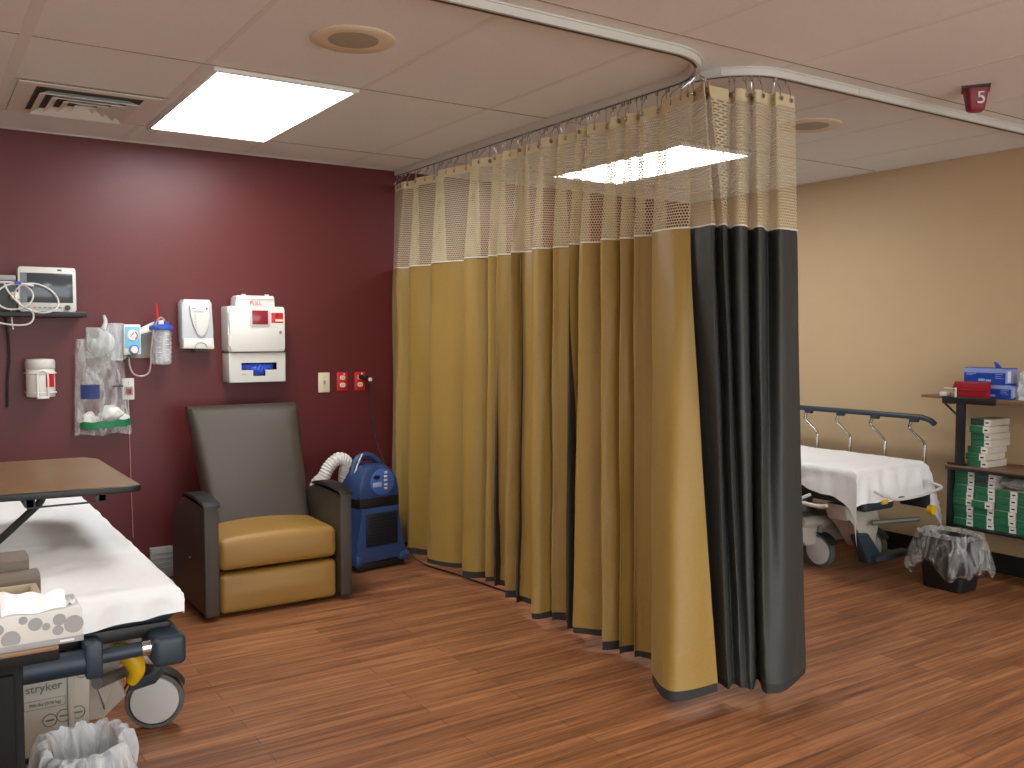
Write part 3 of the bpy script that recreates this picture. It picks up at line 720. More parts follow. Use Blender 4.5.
bm = NB(); tube(bm, [(4.20, 4.5, .455), (4.20, 3.60, .45), (4.20, 3.40, .425), (4.20, 3.27, .42), (4.20, 3.22, .432)], .0115, 10, 5); tube(bm, [(4.20, 3.42, .43), (4.205, 3.38, .455), (4.24, 3.36, .47)], .009, 8, 3); finish('folded_rail', bm, M_WHITE2, t)
bm = NB(); prism(bm, [(4.33, .42), (4.62, .42), (4.66, .30), (4.62, .17), (4.54, .15), (4.50, .20), (4.46, .28), (4.36, .33)], 'XZ', 3.20, 3.34, .015); finish('end_panel', bm, M_BEDW, t)
bm = NB(); prism(bm, [(4.40, .25), (4.50, .25), (4.62, .12), (4.60, .08), (4.50, .08)], 'XZ', 3.16, 3.22, .01); finish('foot_pedal', bm, M_TEAL, t)
bm = NB(); bb(bm, 4.52, 4.86, 3.12, 3.2, .09, .12, .01); finish('pedal_bar', bm, M_TEAL, t)
bm = NB(); cyl(bm, (4.52, 3.16, .31), (4.80, 3.05, .32), .014, 12); finish('steering_arm', bm, M_BEDG, t)

# ------------------------------------------------------------------ overbed table
t = thing('overbed_table', 'brown laminate overbed table with black edge above the left bed', 'table', (.42, 3.6, 0))
tz = .88
bm = NB(); prism(bm, [(.205, 3.22), (.59, 3.175), (.622, 3.195), (.615, 3.93), (.575, 4.005), (.235, 4.03), (.205, 3.98)], 'XY', tz - .004, tz, .001); tp = finish('tabletop', bm, M_WOODT, t)
bm = NB(); prism(bm, [(.199, 3.214), (.592, 3.167), (.63, 3.192), (.623, 3.935), (.58, 4.012), (.232, 4.037), (.199, 3.985)], 'XY', tz - .026, tz - .003, .004); finish('edge_band', bm, M_BLACK, t)
bm = NB()
for y in (3.22, 3.24): pass
for xx in (.305, .515):
    bb(bm, xx - .010, xx + .010, 3.21, 3.225, tz - .055, tz - .026); 
bb(bm, .295, .525, 3.212, 3.222, tz - .055, tz - .050)
bb(bm, .50, .53, 3.21, 3.9, tz - .05, tz - .026); bb(bm, .29, .32, 3.21, 3.9, tz - .05, tz - .026)
finish('underframe', bm, M_BLACK, t)
bm = NB(); tube(bm, [(.345, 3.26, tz - .026), (.335, 3.27, tz - .05), (.28, 3.30, tz - .11), (.19, 3.34, tz - .20), (.08, 3.38, tz - .30), (-.02, 3.42, .52), (-.14, 3.46, .48), (-.20, 3.48, .40), (-.20, 3.48, .06)], .012, 12, 5); finish('support_arm', bm, M_BLACK, t)
bm = NB(); bb(bm, -.24, -.16, 3.1, 3.9, .03, .06, .008); bb(bm, -.24, .3, 3.1, 3.15, .03, .06, .008); bb(bm, -.24, .3, 3.85, 3.9, .03, .06, .008); fbz = finish('floor_base', bm, M_BLACK, t)
for (a, b) in ((-.2, 3.12), (.27, 3.12), (-.2, 3.87), (.27, 3.87)):
    bm = NB(); lathe(bm, (a, b, .016), [(.001, -.01), (.016, -.01), (.016, .01), (.001, .01)], 16, 'X'); finish('caster', bm, M_BLACK, fbz)

# ------------------------------------------------------------------ bedside cabinet and what stands on it
t = thing('bedside_cabinet', 'black bedside cabinet with brown laminate top at lower left', 'cabinet', (-.08, 2.2, 0))
bm = NB(); bb(bm, -.36, .172, 2.03, 2.40, .04, .722, .004); finish('body', bm, M_CART, t)
bm = NB(); bb(bm, -.39, .235, 1.995, 2.43, .722, .745, .004); finish('top', bm, M_CART, t)
bm = NB(); bb(bm, -.388, .233, 1.9925, 2.428, .7445, .7535, .002); finish('top_laminate', bm, M_WOODT, t)
bm = NB(); bb(bm, -.34, .155, 2.018, 2.03, .50, .70, .003); dr = finish('drawer', bm, M_CART, t)
bm = NB(); tube(bm, [(-.15, 2.018, .60), (-.15, 1.995, .60), (-.03, 1.995, .60), (-.03, 2.018, .60)], .005, 8); finish('handle', bm, M_CHROME, dr)
bm = NB(); bb(bm, -.34, .155, 2.018, 2.03, .07, .485, .003); finish('door', bm, M_CART, t)
for (a, b) in ((-.33, 2.07), (.14, 2.07), (-.33, 2.36), (.14, 2.36)):
    bm = NB(); lathe(bm, (a, b, .022), [(.001, -.012), (.022, -.012), (.022, .012), (.001, .012)], 16, 'X'); bb(bm, a - .01, a + .01, b - .01, b + .01, .03, .042); finish('caster', bm, M_BLACK, t)

t = thing('tissue_box', 'white tissue box with grey dots on the bedside cabinet', 'tissue box', (.16, 2.05, .7535))
bm = NB(); bb(bm, .04, .278, 2.0, 2.115, .7535, .822, .002); tb = finish('carton', bm, M_WHITE2, t)
bm = NB(); bb(bm, .0385, .2795, 1.9985, 2.1165, .7535, .7655, .001); finish('base_band', bm, M_GREYB, tb)
bm = NB(); bb(bm, .236, .262, 1.9975, 1.9995, .7575, .7615); finish('print_mark', bm, M_LABEL, tb)
for (px_, pz_, pr_) in ((.262, .790, .018), (.236, .803, .012), (.233, .782, .010), (.212, .793, .0075), (.193, .801, .013), (.150, .778, .017), (.128, .800, .011), (.117, .776, .010), (.09, .79, .015), (.06, .80, .011), (.172, .812, .008)):
    bm = NB(); pts = [(px_ + pr_ * math.cos(a), max(.767, min(.821, pz_ + pr_ * math.sin(a)))) for a in [2 * PI * k / 20 for k in range(20)]]
    A_ = [bm.verts.new((a, 1.9992, b)) for a, b in pts]; bm.faces.new(A_); finish('dot', bm, M_GREYB, tb, smooth=False)
bm = NB()
def tis(u, v):
    x = .135 + u * .115; y = 2.055 - v * .05 + .01 * math.sin(u * 9); z = .822 + .040 * math.sin(PI * min(1, v * .9 + .1)) - .010 * u + .004 * math.sin(u * 14 + v * 3)
    return Vector((x, y, max(z, .8235)))
grid(bm, 20, 10, tis); finish('tissue', bm, M_SHEET, t)
bm = NB()
def tis2(u, v): return Vector((.235 + u * .035, 2.05 - .02 * v, .8235 + .012 * math.sin(PI * v) * (1 - .4 * u) + .003 * math.sin(u * 20)))
grid(bm, 14, 6, tis2); finish('tissue_fold', bm, M_SHEET, t)

t = thing('document_tray', 'beige rimmed open tray with taupe lids behind the tissue box', 'tray', (.08, 2.27, .7535))
bm = NB(); bb(bm, -.10, .215, 2.14, 2.25, .7535, .80, .004); finish('tray_body', bm, M_BEIGE, t)
bm = NB()
for a in ((-.105, .222, 2.135, 2.146), (-.105, .222, 2.245, 2.256), (.208, .222, 2.146, 2.245)): bb(bm, *a, .795, .822, .003)
finish('rim', bm, M_BEIGE, t)
bm = NB(); prism(bm, [(2.262, .754), (2.262, .828), (2.28, .842), (2.31, .842), (2.31, .754)], 'YZ', -.10, .232, .004); finish('lid', bm, M_TAUPE, t)
bm = NB(); prism(bm, [(2.315, .754), (2.315, .862), (2.33, .872), (2.38, .872), (2.38, .754)], 'YZ', -.10, .215, .004); finish('rear_lid', bm, M_TAUPE, t)


# ------------------------------------------------------------------ lined waste bins
def bag(cx, cy, hx, hy, ztop, drop, seed, inner, flare, lean=(0, 0)):
    bm = NB(); nu = 72; prof = [(-.03, -inner), (-.012, -inner * .4), (-.002, 0.0), (.006, .008), (.02, 0.), (.03 + flare * .3, -drop * .3), (.03 + flare * .7, -drop * .6), (.03 + flare, -drop * .85), (.015 + flare * .8, -drop)]
    def f(u, v):
        k = v * (len(prof) - 1); i = min(int(k), len(prof) - 2); q = k - i
        o = prof[i][0] * (1 - q) + prof[i + 1][0] * q; h = prof[i][1] * (1 - q) + prof[i + 1][1] * q
        a = 2 * PI * u; c, s = math.cos(a), math.sin(a); p = 3.2
        rr = (abs(c) ** p + abs(s) ** p) ** (-1 / p)
        n1 = noise.noise(Vector((c * 2.4, s * 2.4, seed + v * 1.3))); n2 = noise.noise(Vector((c * 7, s * 7, seed + 4 + v * 2.2)))
        o2 = o + (.030 * n1 + .020 * n2) * min(1, abs(k - 2) / 2 + .15)
        hh = h * (1 + .45 * n1 * (1 if k > 4 else 0)) + .012 * n2
        return Vector((cx + (hx + o2) * c * rr + lean[0] * max(0, -h), cy + (hy + o2) * s * rr + lean[1] * max(0, -h), ztop + hh))
    grid(bm, nu, 28, f, closed=True); return bm
def bin_shell(cx, cy, hx, hy, z1):
    bm = NB(); rs = []
    for (k, z) in ((.80, .002), (.82, .012), (1.0, z1), (1.03, z1 + .004), (.99, z1 + .004), (.79, .016)):
        rs.append([bm.verts.new((cx + a, cy + b, z)) for a, b in rrect(-hx * k, hx * k, -hy * k, hy * k, .03 * k)])
    for A, C in zip(rs, rs[1:]):
        for q in range(len(A)): bm.faces.new((A[q], A[(q + 1) % len(A)], C[(q + 1) % len(A)], C[q]))
    bm.faces.new(rs[0]); bm.faces.new(rs[-1][::-1]); return bm
t = thing('waste_bin', 'small black bin with clear plastic liner on floor under the shelf', 'bin', (4.68, 2.80, 0), group='lined waste bins')
finish('bin_body', bin_shell(4.69, 2.79, .105, .135, .28), M_BIN, t)
finish('liner', bag(4.69, 2.79, .108, .138, .305, .215, 2.2, .12, .04), M_FILM, t)
t = thing('waste_bin', 'bin with milky plastic liner beside the black bedside cabinet', 'bin', (.335, 2.45, 0), group='lined waste bins')
finish('bin_body', bin_shell(.335, 2.45, .085, .11, .30), M_BINB, t)
finish('liner', bag(.335, 2.45, .078, .105, .36, .14, 7.7, .10, .015), M_FILM2, t)

# ------------------------------------------------------------------ shelving unit at tan wall
t = thing('shelf_unit', 'black framed shelving unit with brown laminate shelves on the tan wall', 'shelf', (5.05, 2.2, 0))
SX = 4.90; YE = .9
bm = NB(); bb(bm, SX + .02, WX - .01, 2.86, 3.13, 1.010, 1.026, .003); lf = finish('side_leaf', bm, M_WOODD, t)
bm = NB(); tube(bm, [(SX + .03, 3.0, 1.01), (SX + .03, 3.0, .985), (SX + .03, 2.93, .985)], .004, 6); tube(bm, [(SX + .03, 2.99, .985), (SX + .03, 2.89, .90)], .006, 6); finish('leaf_bracket', bm, M_BLACK, lf)
bm = NB(); bb(bm, SX, WX - .01, YE, 2.98, .995, 1.022, .003); finish('top_shelf', bm, M_WOODD, t)
bm = NB(); bb(bm, SX - .008, SX + .002, 2.68, 2.985, .988, 1.026, .003); finish('top_edge', bm, M_BLACK, t)
bm = NB(); bb(bm, SX - .008, WX - .01, YE, 2.965, .628, .640, .003); finish('middle_shelf', bm, M_WOODD, t)
bm = NB(); bb(bm, SX - .01, WX - .01, YE, 2.955, .612, .630, .003); finish('middle_frame', bm, M_BLACK, t)
bm = NB(); bb(bm, SX - .005, WX - .01, YE, 2.945, .288, .302, .003); finish('bottom_shelf', bm, M_BLACK, t)
bm = NB(); bb(bm, SX + .0, SX + .02, 2.855, 2.905, .64, .995, .003); bb(bm, SX, SX + .05, 2.85, 2.95, .64, .652, .002); finish('post', bm, M_BLACK, t)
bm = NB(); bb(bm, SX - .004, WX - .01, 2.928, 2.944, .302, .612, .003); finish('side_panel', bm, M_BLACK, t)
bm = NB(); bb(bm, WX - .016, WX - .009, YE, 2.928, .302, .612); finish('back_panel', bm, M_BLACK, t, smooth=False)
for yy in (1.0, 2.25):
    bm = NB(); bb(bm, SX + .06, SX + .10, yy, yy + .04, .0, .288, .003); finish('leg', bm, M_BLACK, t)
bm = NB(); bb(bm, SX, SX + .02, YE, YE + .05, .64, .995, .003); finish('post', bm, M_BLACK, t)
bm = NB(); bb(bm, SX - .004, WX - .02, YE, YE + .016, .302, .612, .003); finish('side_panel', bm, M_BLACK, t)

# cartons
CH, CWd, CD = .0378, .112, .20
def make_carton(dark=False):
    t = thing('supply_carton', 'x', 'box', (0, 0, 0))
    bm = NB(); bb(bm, 0, CD, -CWd / 2, CWd / 2, 0.0005, CH - .0005, .0015, 1); c = finish('carton_body', bm, M_CARTON, t)
    bm = NB(); bb(bm, -.0012, .012, -CWd / 2 + .036, CWd / 2 + .0005, .0008, CH - .0008); finish('green_end', bm, M_GREEND if dark else M_GREEN, c, smooth=False)
    bm = NB(); bb(bm, -.002, .003, -CWd / 2, -CWd / 2 + .036, .0015, CH - .0015); lb = finish('end_label', bm, M_LABEL, c, smooth=False)
    bm = NB(); bb(bm, -.0027, -.002, -CWd / 2 + .009, -CWd / 2 + .028, .014, .022); finish('print_mark', bm, M_INK, lb, smooth=False)
    bm = NB(); bb(bm, -.0019, -.0012, -.012, .048, .017, .020); finish('print_line', bm, M_GREENB, c, smooth=False)
    return t
def copy_tree(o, parent=None):
    c = o.copy(); COL.objects.link(c); c.parent = parent
    for ch in [q for q in bpy.data.objects if q.parent == o]: copy_tree(ch, c)
    return c
protoN = make_carton(); protoD = make_carton(True); usedN = usedD = False
ORD = ['bottom', 'second lowest', 'third lowest', 'fourth lowest', 'fifth lowest', 'sixth lowest', 'seventh lowest', 'eighth lowest']
stacks = [('the stack on the middle shelf', 4.945, 2.795, .640, 7, {6}, .028), ('the leftmost stack on the bottom shelf', 4.935, 2.866, .302, 8, set(), .0), ('the second stack from left on the bottom shelf', 4.935, 2.748, .302, 8, {6, 7}, .0),
          ('the third stack from left on the bottom shelf', 4.935, 2.628, .302, 6, set(), .0), ('the bottom shelf stack cut by the right edge', 4.935, 2.508, .302, 6, set(), .0)]
for (nm, x, y, z, n, dk, jit) in stacks:
    for k in range(n):
        dark = k in dk
        if dark: o = protoD if not usedD else copy_tree(protoD); usedD = True
        else: o = protoN if not usedN else copy_tree(protoN); usedN = True
        jy = (random.random() - .5) * (.03 if jit else .006); jx = (random.random() - .5) * (.04 if jit else .012)
        if 'second' in nm and k == 3: jx = -.02; jy = .004
        o.location = (x + jx, y + jy, z + k * (CH + .0003)); o.rotation_euler = (0, 0, 0)
        pos = 'topmost' if k == n - 1 else ORD[k]
        o['label'] = '%s carton, %s in %s' % ('dark green' if dark else 'green', pos, nm)
        o['category'] = 'box'; o['group'] = 'green cartons stacked on the shelves'
for pr in (protoN, protoD): pass

bm = NB()
def crump(u, v):
    a = 2 * PI * u; r = math.sin(PI * min(max(v, .02), 1)); c, s = math.cos(a), math.sin(a); q = 1 + .35 * noise.noise(Vector((c * 2, s * 2, v * 5)))
    return Vector((5.02 + .09 * c * r * q, 2.575 + .125 * s * r * q, .5235 + .085 * v + .0 * q))
grid(bm, 30, 12, crump, closed=True); tag(finish('plastic_bag', bm, M_FILM2, None), 'crumpled clear plastic bag lying on the green cartons', 'bag', loc=(5.02, 2.585, .525))

# top shelf goods
def glove_box(y0, y1, z0, z1, lab, x=4.96):
    t = thing('glove_box', lab, 'box', (x + .06, (y0 + y1) / 2, z0), group='blue glove boxes on the top shelf')
    bm = NB(); bb(bm, x, x + .12, y0, y1, z0, z1, .002, 1); c = finish('carton_body', bm, mat('glove_carton_blue', (24, 66, 168), .45), t)
    bm = NB(); bb(bm, x - .001, x + .002, y0 + .001, y1 - .001, z1 - (z1 - z0) * .3, z1 - .002); finish('pale_band', bm, mat('glove_carton_pale', (140, 158, 216), .45), c, smooth=False)
    bm = NB(); bb(bm, x + .001, x + .119, y0 - .001, y0 + .001, z0 + .006, z1 - .006); finish('end_face', bm, mat('glove_carton_pale', (140, 158, 216), .45), c, smooth=False)
    bm = NB()
    for (a, b, c0, c1) in ((.07, .30, .62, .66), (.07, .22, .54, .57), (.36, .52, .18, .34), (.54, .66, .16, .3), (.76, .94, .60, .63), (.76, .90, .48, .51), (.76, .94, .36, .39)):
        bb(bm, x - .0016, x - .0008, y1 - (y1 - y0) * b, y1 - (y1 - y0) * a, z0 + (z1 - z0) * c0, z0 + (z1 - z0) * c1)
    finish('print_line', bm, mat('glove_print', (150, 172, 224), .5), c, smooth=False)
    bm = NB(); bb(bm, x + .02, x + .05, y0 - .002, y0, z0 + .012, z1 - .018); finish('end_label', bm, M_LABEL, c, smooth=False)
    return t
SZ = 1.0222
glove_box(2.63, 2.88, SZ, SZ + .078, 'lower blue glove box partly hidden by the dark red box')
g = glove_box(2.66, 2.895, SZ + .0785, SZ + .168, 'upper blue glove box lying on top of the other on top shelf', 4.955)
bm = NB(); prism(bm, [(2.735, SZ + .167), (2.748, SZ + .202), (2.741, SZ + .198), (2.728, SZ + .185), (2.715, SZ + .167)], 'YZ', 4.99, 5.02, .003); finish('glove_tip', bm, M_NITR, g)
t = thing('sharps_tray', 'dark red plastic box in front of the blue glove boxes', 'box', (4.93, 2.84, SZ))
bm = NB(); prism(bm, [(2.90, SZ), (2.935, SZ + .05), (2.92, SZ + .090), (2.735, SZ + .092), (2.735, SZ)], 'YZ', 4.905, 4.952, .006); rb_ = finish('body', bm, M_REDB, t)
bm = NB(); bb(bm, 4.901, 4.906, 2.74, 2.90, SZ + .042, SZ + .046, .001); finish('rib', bm, M_REDB, rb_)
t = thing('white_stick', 'thin white plastic stick lying against the dark red box', 'stick', (4.895, 2.94, SZ + .048))
bm = NB(); bb(bm, 4.890, 4.899, 2.905, 2.975, SZ + .047, SZ + .053, .002); finish('shaft', bm, M_WHITE, t)
bm = NB(); bb(bm, 4.889, 4.8995, 2.90, 2.908, SZ + .0, SZ + .055, .001); finish('prop', bm, M_WHITE, t)
bm = NB(); bb(bm, 4.905, 4.945, 2.965, 3.008 - .03 + .03, SZ + .004, SZ + .026, .003); tag(finish('small_box', bm, M_WHITE, None), 'tiny white box at left end of the top shelf', 'box', loc=(4.925, 2.985, SZ + .004))
bm = NB()
def crump2(u, v):
    a = 2 * PI * u; c, s = math.cos(a), math.sin(a); q = 1 + .4 * noise.noise(Vector((c * 2.5, s * 2.5, v * 4 + 3))); r = (1 - v) ** .45
    return Vector((5.02 + .06 * c * r * q, 2.54 + .085 * s * r * q + .04 * v, SZ + .165 * v))
grid(bm, 30, 14, crump2, closed=True); tag(finish('clear_wrapped_pack', bm, M_FILM2, None), 'clear plastic wrapped pack at right end of top shelf', 'pack', loc=(5.02, 2.54, SZ))

# ------------------------------------------------------------------ red wall fittings (y just in front of WY)
W = WY
# monitor shelf + monitor
t = thing('monitor_shelf', 'black wall bracket shelf under the patient monitor', 'shelf', (.58, W, 1.45))
bm = NB(); bb(bm, .28, .775, 5.16, 5.345, 1.462, 1.490, .004); finish('shelf_board', bm, M_BLACK, t)
bm = NB(); bb(bm, .30, .345, 5.325, 5.348, 1.20, 1.80, .004); finish('wall_channel', bm, M_BLACK, t)
XF[0] = lambda c: Vector((.468 + (c.x - .468) * .93, c.y, c.z))
t = thing('patient_monitor', 'white patient monitor with dark screen on black shelf, cables in front', 'monitor', (.60, 5.27, 1.49))
bm = NB(); prism(bm, rrect(.468, .752, 1.4905, 1.715, .012), 'XZ', 5.20, 5.30, .006); mb = finish('housing', bm, M_WHITE2, t)
bm = NB(); bb(bm, .478, .736, 5.1985, 5.203, 1.535, 1.685, .003); finish('screen', bm, M_SCREEN, t)
bm = NB(); bb(bm, .478, .510, 5.1975, 5.1985, 1.537, 1.683); finish('screen_column', bm, mat('screen_column', (96, 104, 108), .3), t, smooth=False)
bm = NB(); lathe(bm, (.708, 5.20, 1.511), [(.0005, -.018), (.012, -.018), (.014, -.002), (.014, .002)], 20, 'Y'); finish('knob', bm, M_DGREY, t)
for k in range(7):
    bm = NB(); xx = .50 + .025 * k + (.012 if k > 0 else 0); bb(bm, xx, xx + .017, 5.1965, 5.2, 1.507, 1.515, .002); finish('button', bm, M_GREYP if k != 1 else mat('orange_plastic', (232, 128, 70), .5), t)
bm = NB(); bb(bm, .66, .682, 5.1985, 5.2, 1.698, 1.706, .001); finish('status_lamp', bm, M_DGREY, t)
XF[0] = None
t = thing('sensor_cable_coil', 'coiled white sensor cables hanging in front of the monitor', 'cable', (.48, 5.15, 1.5))
def loop(cx, cz, rx, rz, y, tilt, n=20, ph=0): return [(cx + rx * math.cos(a) * math.cos(tilt) - rz * math.sin(a) * math.sin(tilt), y + .01 * math.sin(a * 2 + ph), cz + rx * math.cos(a) * math.sin(tilt) + rz * math.sin(a) * math.cos(tilt)) for a in [2 * PI * k / n + ph for k in range(n)]]
bm = NB(); tube(bm, loop(.545, 1.555, .100, .068, 5.14, -.35), .0042, 8, 3, True); finish('cable', bm, M_WCORD, t)
bm = NB(); tube(bm, loop(.445, 1.560, .082, .062, 5.13, .2), .0042, 8, 3, True); finish('cable', bm, M_WCORD, t)
bm = NB(); tube(bm, [(.30, 5.15, 1.62), (.40, 5.13, 1.63), (.47, 5.13, 1.625), (.53, 5.13, 1.615)], .0055, 8, 5); finish('cable', bm, M_WCORD, t)
bm = NB(); tube(bm, [(.40, 5.13, 1.63), (.42, 5.12, 1.58), (.47, 5.13, 1.52), (.52, 5.14, 1.49), (.525, 5.14, 1.45), (.50, 5.14, 1.425), (.45, 5.14, 1.42), (.38, 5.14, 1.43), (.30, 5.15, 1.45)], .0042, 8, 6); finish('cable', bm, M_WCORD, t)
bm = NB(); tube(bm, [(.43, 5.16, 1.50), (.435, 5.18, 1.44), (.44, 5.19, 1.40)], .0035, 8, 4); finish('cable', bm, M_WCORD, t)
bm = NB(); bb(bm, .445, .475, 5.115, 5.14, 1.622, 1.636, .003); finish('blue_clip', bm, M_BLUEP, t)
t = thing('sensor_module', 'dark grey sensor module with white plug left of the monitor', 'medical module', (.42, 5.24, 1.49))
bm = NB(); bb(bm, .345, .458, 5.19, 5.30, 1.4905, 1.64, .006); finish('housing', bm, M_DGREY, t)
bm = NB(); bb(bm, .345, .458, 5.185, 5.30, 1.6405, 1.668, .004); finish('cover', bm, M_GREYP, t)
bm = NB(); bb(bm, .432, .468, 5.155, 5.19, 1.548, 1.585, .006, 3); finish('plug', bm, M_WHITE, t)
bm = NB(); tube(bm, [(.41, 5.30, 1.47), (.425, 5.32, 1.38), (.43, 5.33, 1.25), (.42, 5.335, 1.15), (.415, 5.335, 1.0)], .006, 8, 6); tag(finish('power_cable', bm, M_CORD, None), 'black cable hanging down red wall under the monitor shelf', 'cable', loc=(.41, 5.33, 1.47))

# wipes canister in white bracket
XF[0] = lambda c: Vector((.565 + (c.x - .567) * 1.07, 5.275 + (c.y - 5.275) * 1.07, 1.052 + (c.z - 1.05) * 1.04))
cx_, cy_ = .567, 5.275
t = thing('wipes_canister', 'white wipes canister with red label held on red wall', 'canister', (cx_, cy_, 1.05))
bm = NB(); lathe(bm, (cx_, cy_, 0), [(.060, 1.052), (.063, 1.056), (.063, 1.185), (.060, 1.19)], 36); cb = finish('body', bm, M_WHITE, t)
bm = NB(); lathe(bm, (cx_, cy_, 0), [(.062, 1.188), (.065, 1.192), (.065, 1.225), (.060, 1.237), (.02, 1.240)], 36); finish('lid', bm, M_WHITE2, t)
bm = NB()
for k in range(10):
    a0, a1 = [math.radians(-75 + 44 * q / 10) for q in (k, k + 1)]
    v_ = [bm.verts.new((cx_ + .0637 * math.cos(a), cy_ + .0637 * math.sin(a), z)) for a, z in ((a0, 1.10), (a1, 1.10), (a1, 1.17), (a0, 1.17))]; bm.faces.new(v_)
bmesh.ops.remove_doubles(bm, verts=bm.verts, dist=1e-4); finish('red_label', bm, M_REDP, cb)
XF[0] = None
t = thing('canister_bracket', 'white wire bracket holding the wipes canister on red wall', 'bracket', (cx_, W, 1.05))
bm = NB(); bb(bm, cx_ - .028, cx_ + .028, 5.195, 5.206, 1.046, 1.058, .003)
tube(bm, [(cx_ - .024, 5.202, 1.055), (cx_ - .024, 5.202, 1.16), (cx_ - .016, 5.202, 1.182), (cx_, 5.202, 1.19), (cx_ + .016, 5.202, 1.182), (cx_ + .024, 5.202, 1.16), (cx_ + .024, 5.202, 1.055)], .0045, 8, 4)
finish('front_loop', bm, M_WHITE, t)
bm = NB(); tube(bm, [(cx_ - .069, 5.345, 1.175)] + [(cx_ + .069 * math.cos(a), cy_ + .0 + .069 * math.sin(a), 1.175) for a in [math.radians(180 + 180 * k / 16) for k in range(17)]] + [(cx_ + .069, 5.345, 1.175)], .004, 8); finish('ring', bm, M_WHITE, t)
bm = NB(); tube(bm, [(cx_ - .069, 5.345, 1.075)] + [(cx_ + .069 * math.cos(a), cy_ + .069 * math.sin(a), 1.075) for a in [math.radians(180 + 180 * k / 16) for k in range(17)]] + [(cx_ + .069, 5.345, 1.075)], .004, 8); finish('ring', bm, M_WHITE, t)

# gas / suction plate
XF[0] = lambda c: Vector((c.x, c.y, c.z - .030))
t = thing('wall_service_plate', 'flat grey metal service plate on red wall behind the suction set', 'wall plate', (.98, W, 1.3))
bm = NB(); bb(bm, .795, 1.215, 5.338, 5.349, 1.275, 1.442, .002); finish('plate', bm, M_GREYP, t)
t = thing('suction_regulator', 'white and light blue suction gauge between bag and canister', 'gauge', (1.0, 5.30, 1.35))
bm = NB(); bb(bm, .965, 1.052, 5.24, 5.335, 1.295, 1.458, .006); rg = finish('housing', bm, M_WHITE, t)
bm = NB(); bb(bm, .971, 1.046, 5.2375, 5.241, 1.33, 1.446, .002); finish('blue_face', bm, M_BLUEL, rg)
bm = NB(); lathe(bm, (1.01, 5.238, 1.40), [(.0005, -.006), (.027, -.006), (.030, -.002), (.030, .002)], 28, 'Y'); dl = finish('dial', bm, M_WHITE, rg)
bm = NB(); tube(bm, [(1.01 + .022 * math.cos(a), 5.231, 1.40 + .022 * math.sin(a)) for a in [math.radians(-60 + 120 * k / 10) for k in range(11)]], .0028, 6); finish('red_arc', bm, M_REDP, dl)
bm = NB(); box(bm, (1.006, 5.2305, 1.404), (.003, .002, .028), 0, 1, (.6, 'Y')); finish('needle', bm, M_INK, dl)
bm = NB(); lathe(bm, (1.014, 5.238, 1.322), [(.0005, -.022), (.018, -.022), (.021, -.004), (.021, .002)], 20, 'Y'); finish('knob', bm, M_WHITE, rg)
bm = NB(); lathe(bm, (1.014, 5.236, 1.322), [(.022, -.004), (.026, -.004), (.026, .002), (.022, .002)], 20, 'Y', False, False); finish('knob_ring', bm, M_BLUEP, rg)
bm = NB(); cyl(bm, (.995, 5.27, 1.27), (.995, 5.27, 1.295), .008, 10); finish('green_fitting', bm, M_GREEN, rg)
bm = NB(); prism(bm, [(1.05, 1.405), (1.05, 1.435), (1.13, 1.475), (1.18, 1.485), (1.18, 1.46), (1.12, 1.42)], 'XZ', 5.27, 5.30, .004); tag(finish('tube_holder', bm, M_WHITE, None), 'white folded strip bridging gauge and suction canister', 'holder', loc=(1.05, 5.3, 1.42))
XF[0] = None
t = thing('suction_canister', 'clear ribbed suction canister with blue lid on red wall', 'canister', (1.163, 5.27, 1.20))
ccx, ccy = 1.163, 5.265
bm = NB(); prof = [(.044, 1.21)] + [(.050 + .0035 * (k % 2), 1.215 + k * .0125) for k in range(15)] + [(.054, 1.40)]
lathe(bm, (ccx, ccy, 0), prof, 32); cb = finish('jar', bm, M_CLEAR, t)
bm = NB(); lathe(bm, (ccx, ccy, 0), [(.055, 1.398), (.062, 1.402), (.062, 1.418), (.054, 1.424), (.02, 1.43)], 32); ld = finish('lid', bm, M_BLUEP, t)
bm = NB(); cyl(bm, (ccx - .028, ccy - .02, 1.42), (ccx - .028, ccy - .02, 1.455), .011, 12); cyl(bm, (ccx + .025, ccy - .015, 1.42), (ccx + .025, ccy - .015, 1.445), .013, 12); cyl(bm, (ccx, ccy + .02, 1.42), (ccx, ccy + .02, 1.45), .009, 12); finish('port', bm, M_BLUEP, ld)
for k in range(11):
    bm = NB(); z_ = 1.235 + k * .014
    for a in (-1.95,) if k % 2 else (-1.2,):
        tube(bm, [(ccx + .0545 * math.cos(a + d_), ccy + .0545 * math.sin(a + d_), z_) for d_ in (-.18, 0, .18)], .0018, 5)
    finish('scale_mark', bm, M_WHITE, cb)
bm = NB(); tube(bm, [(1.14, 5.24, 1.45), (1.137, 5.24, 1.50), (1.133, 5.24, 1.545)], lambda q: .008 - .003 * q, 8); tag(finish('red_stick', bm, M_REDP, None), 'red stick poking up from the suction canister lid', 'stick', loc=(1.14, 5.24, 1.45))
bm = NB(); tube(bm, [(.995, 5.27, 1.27), (.995, 5.26, 1.21), (1.01, 5.25, 1.165), (1.045, 5.25, 1.148), (1.085, 5.25, 1.16), (1.10, 5.25, 1.20), (1.105, 5.24, 1.30), (1.12, 5.23, 1.41), (1.15, 5.225, 1.465), (1.175, 5.23, 1.45)], .0048, 8, 6); tag(finish('suction_tube', bm, mat('tube_clear', (176, 150, 148), .25), None), 'thin clear tube looping from gauge to suction canister', 'tube', loc=(.995, 5.27, 1.27))

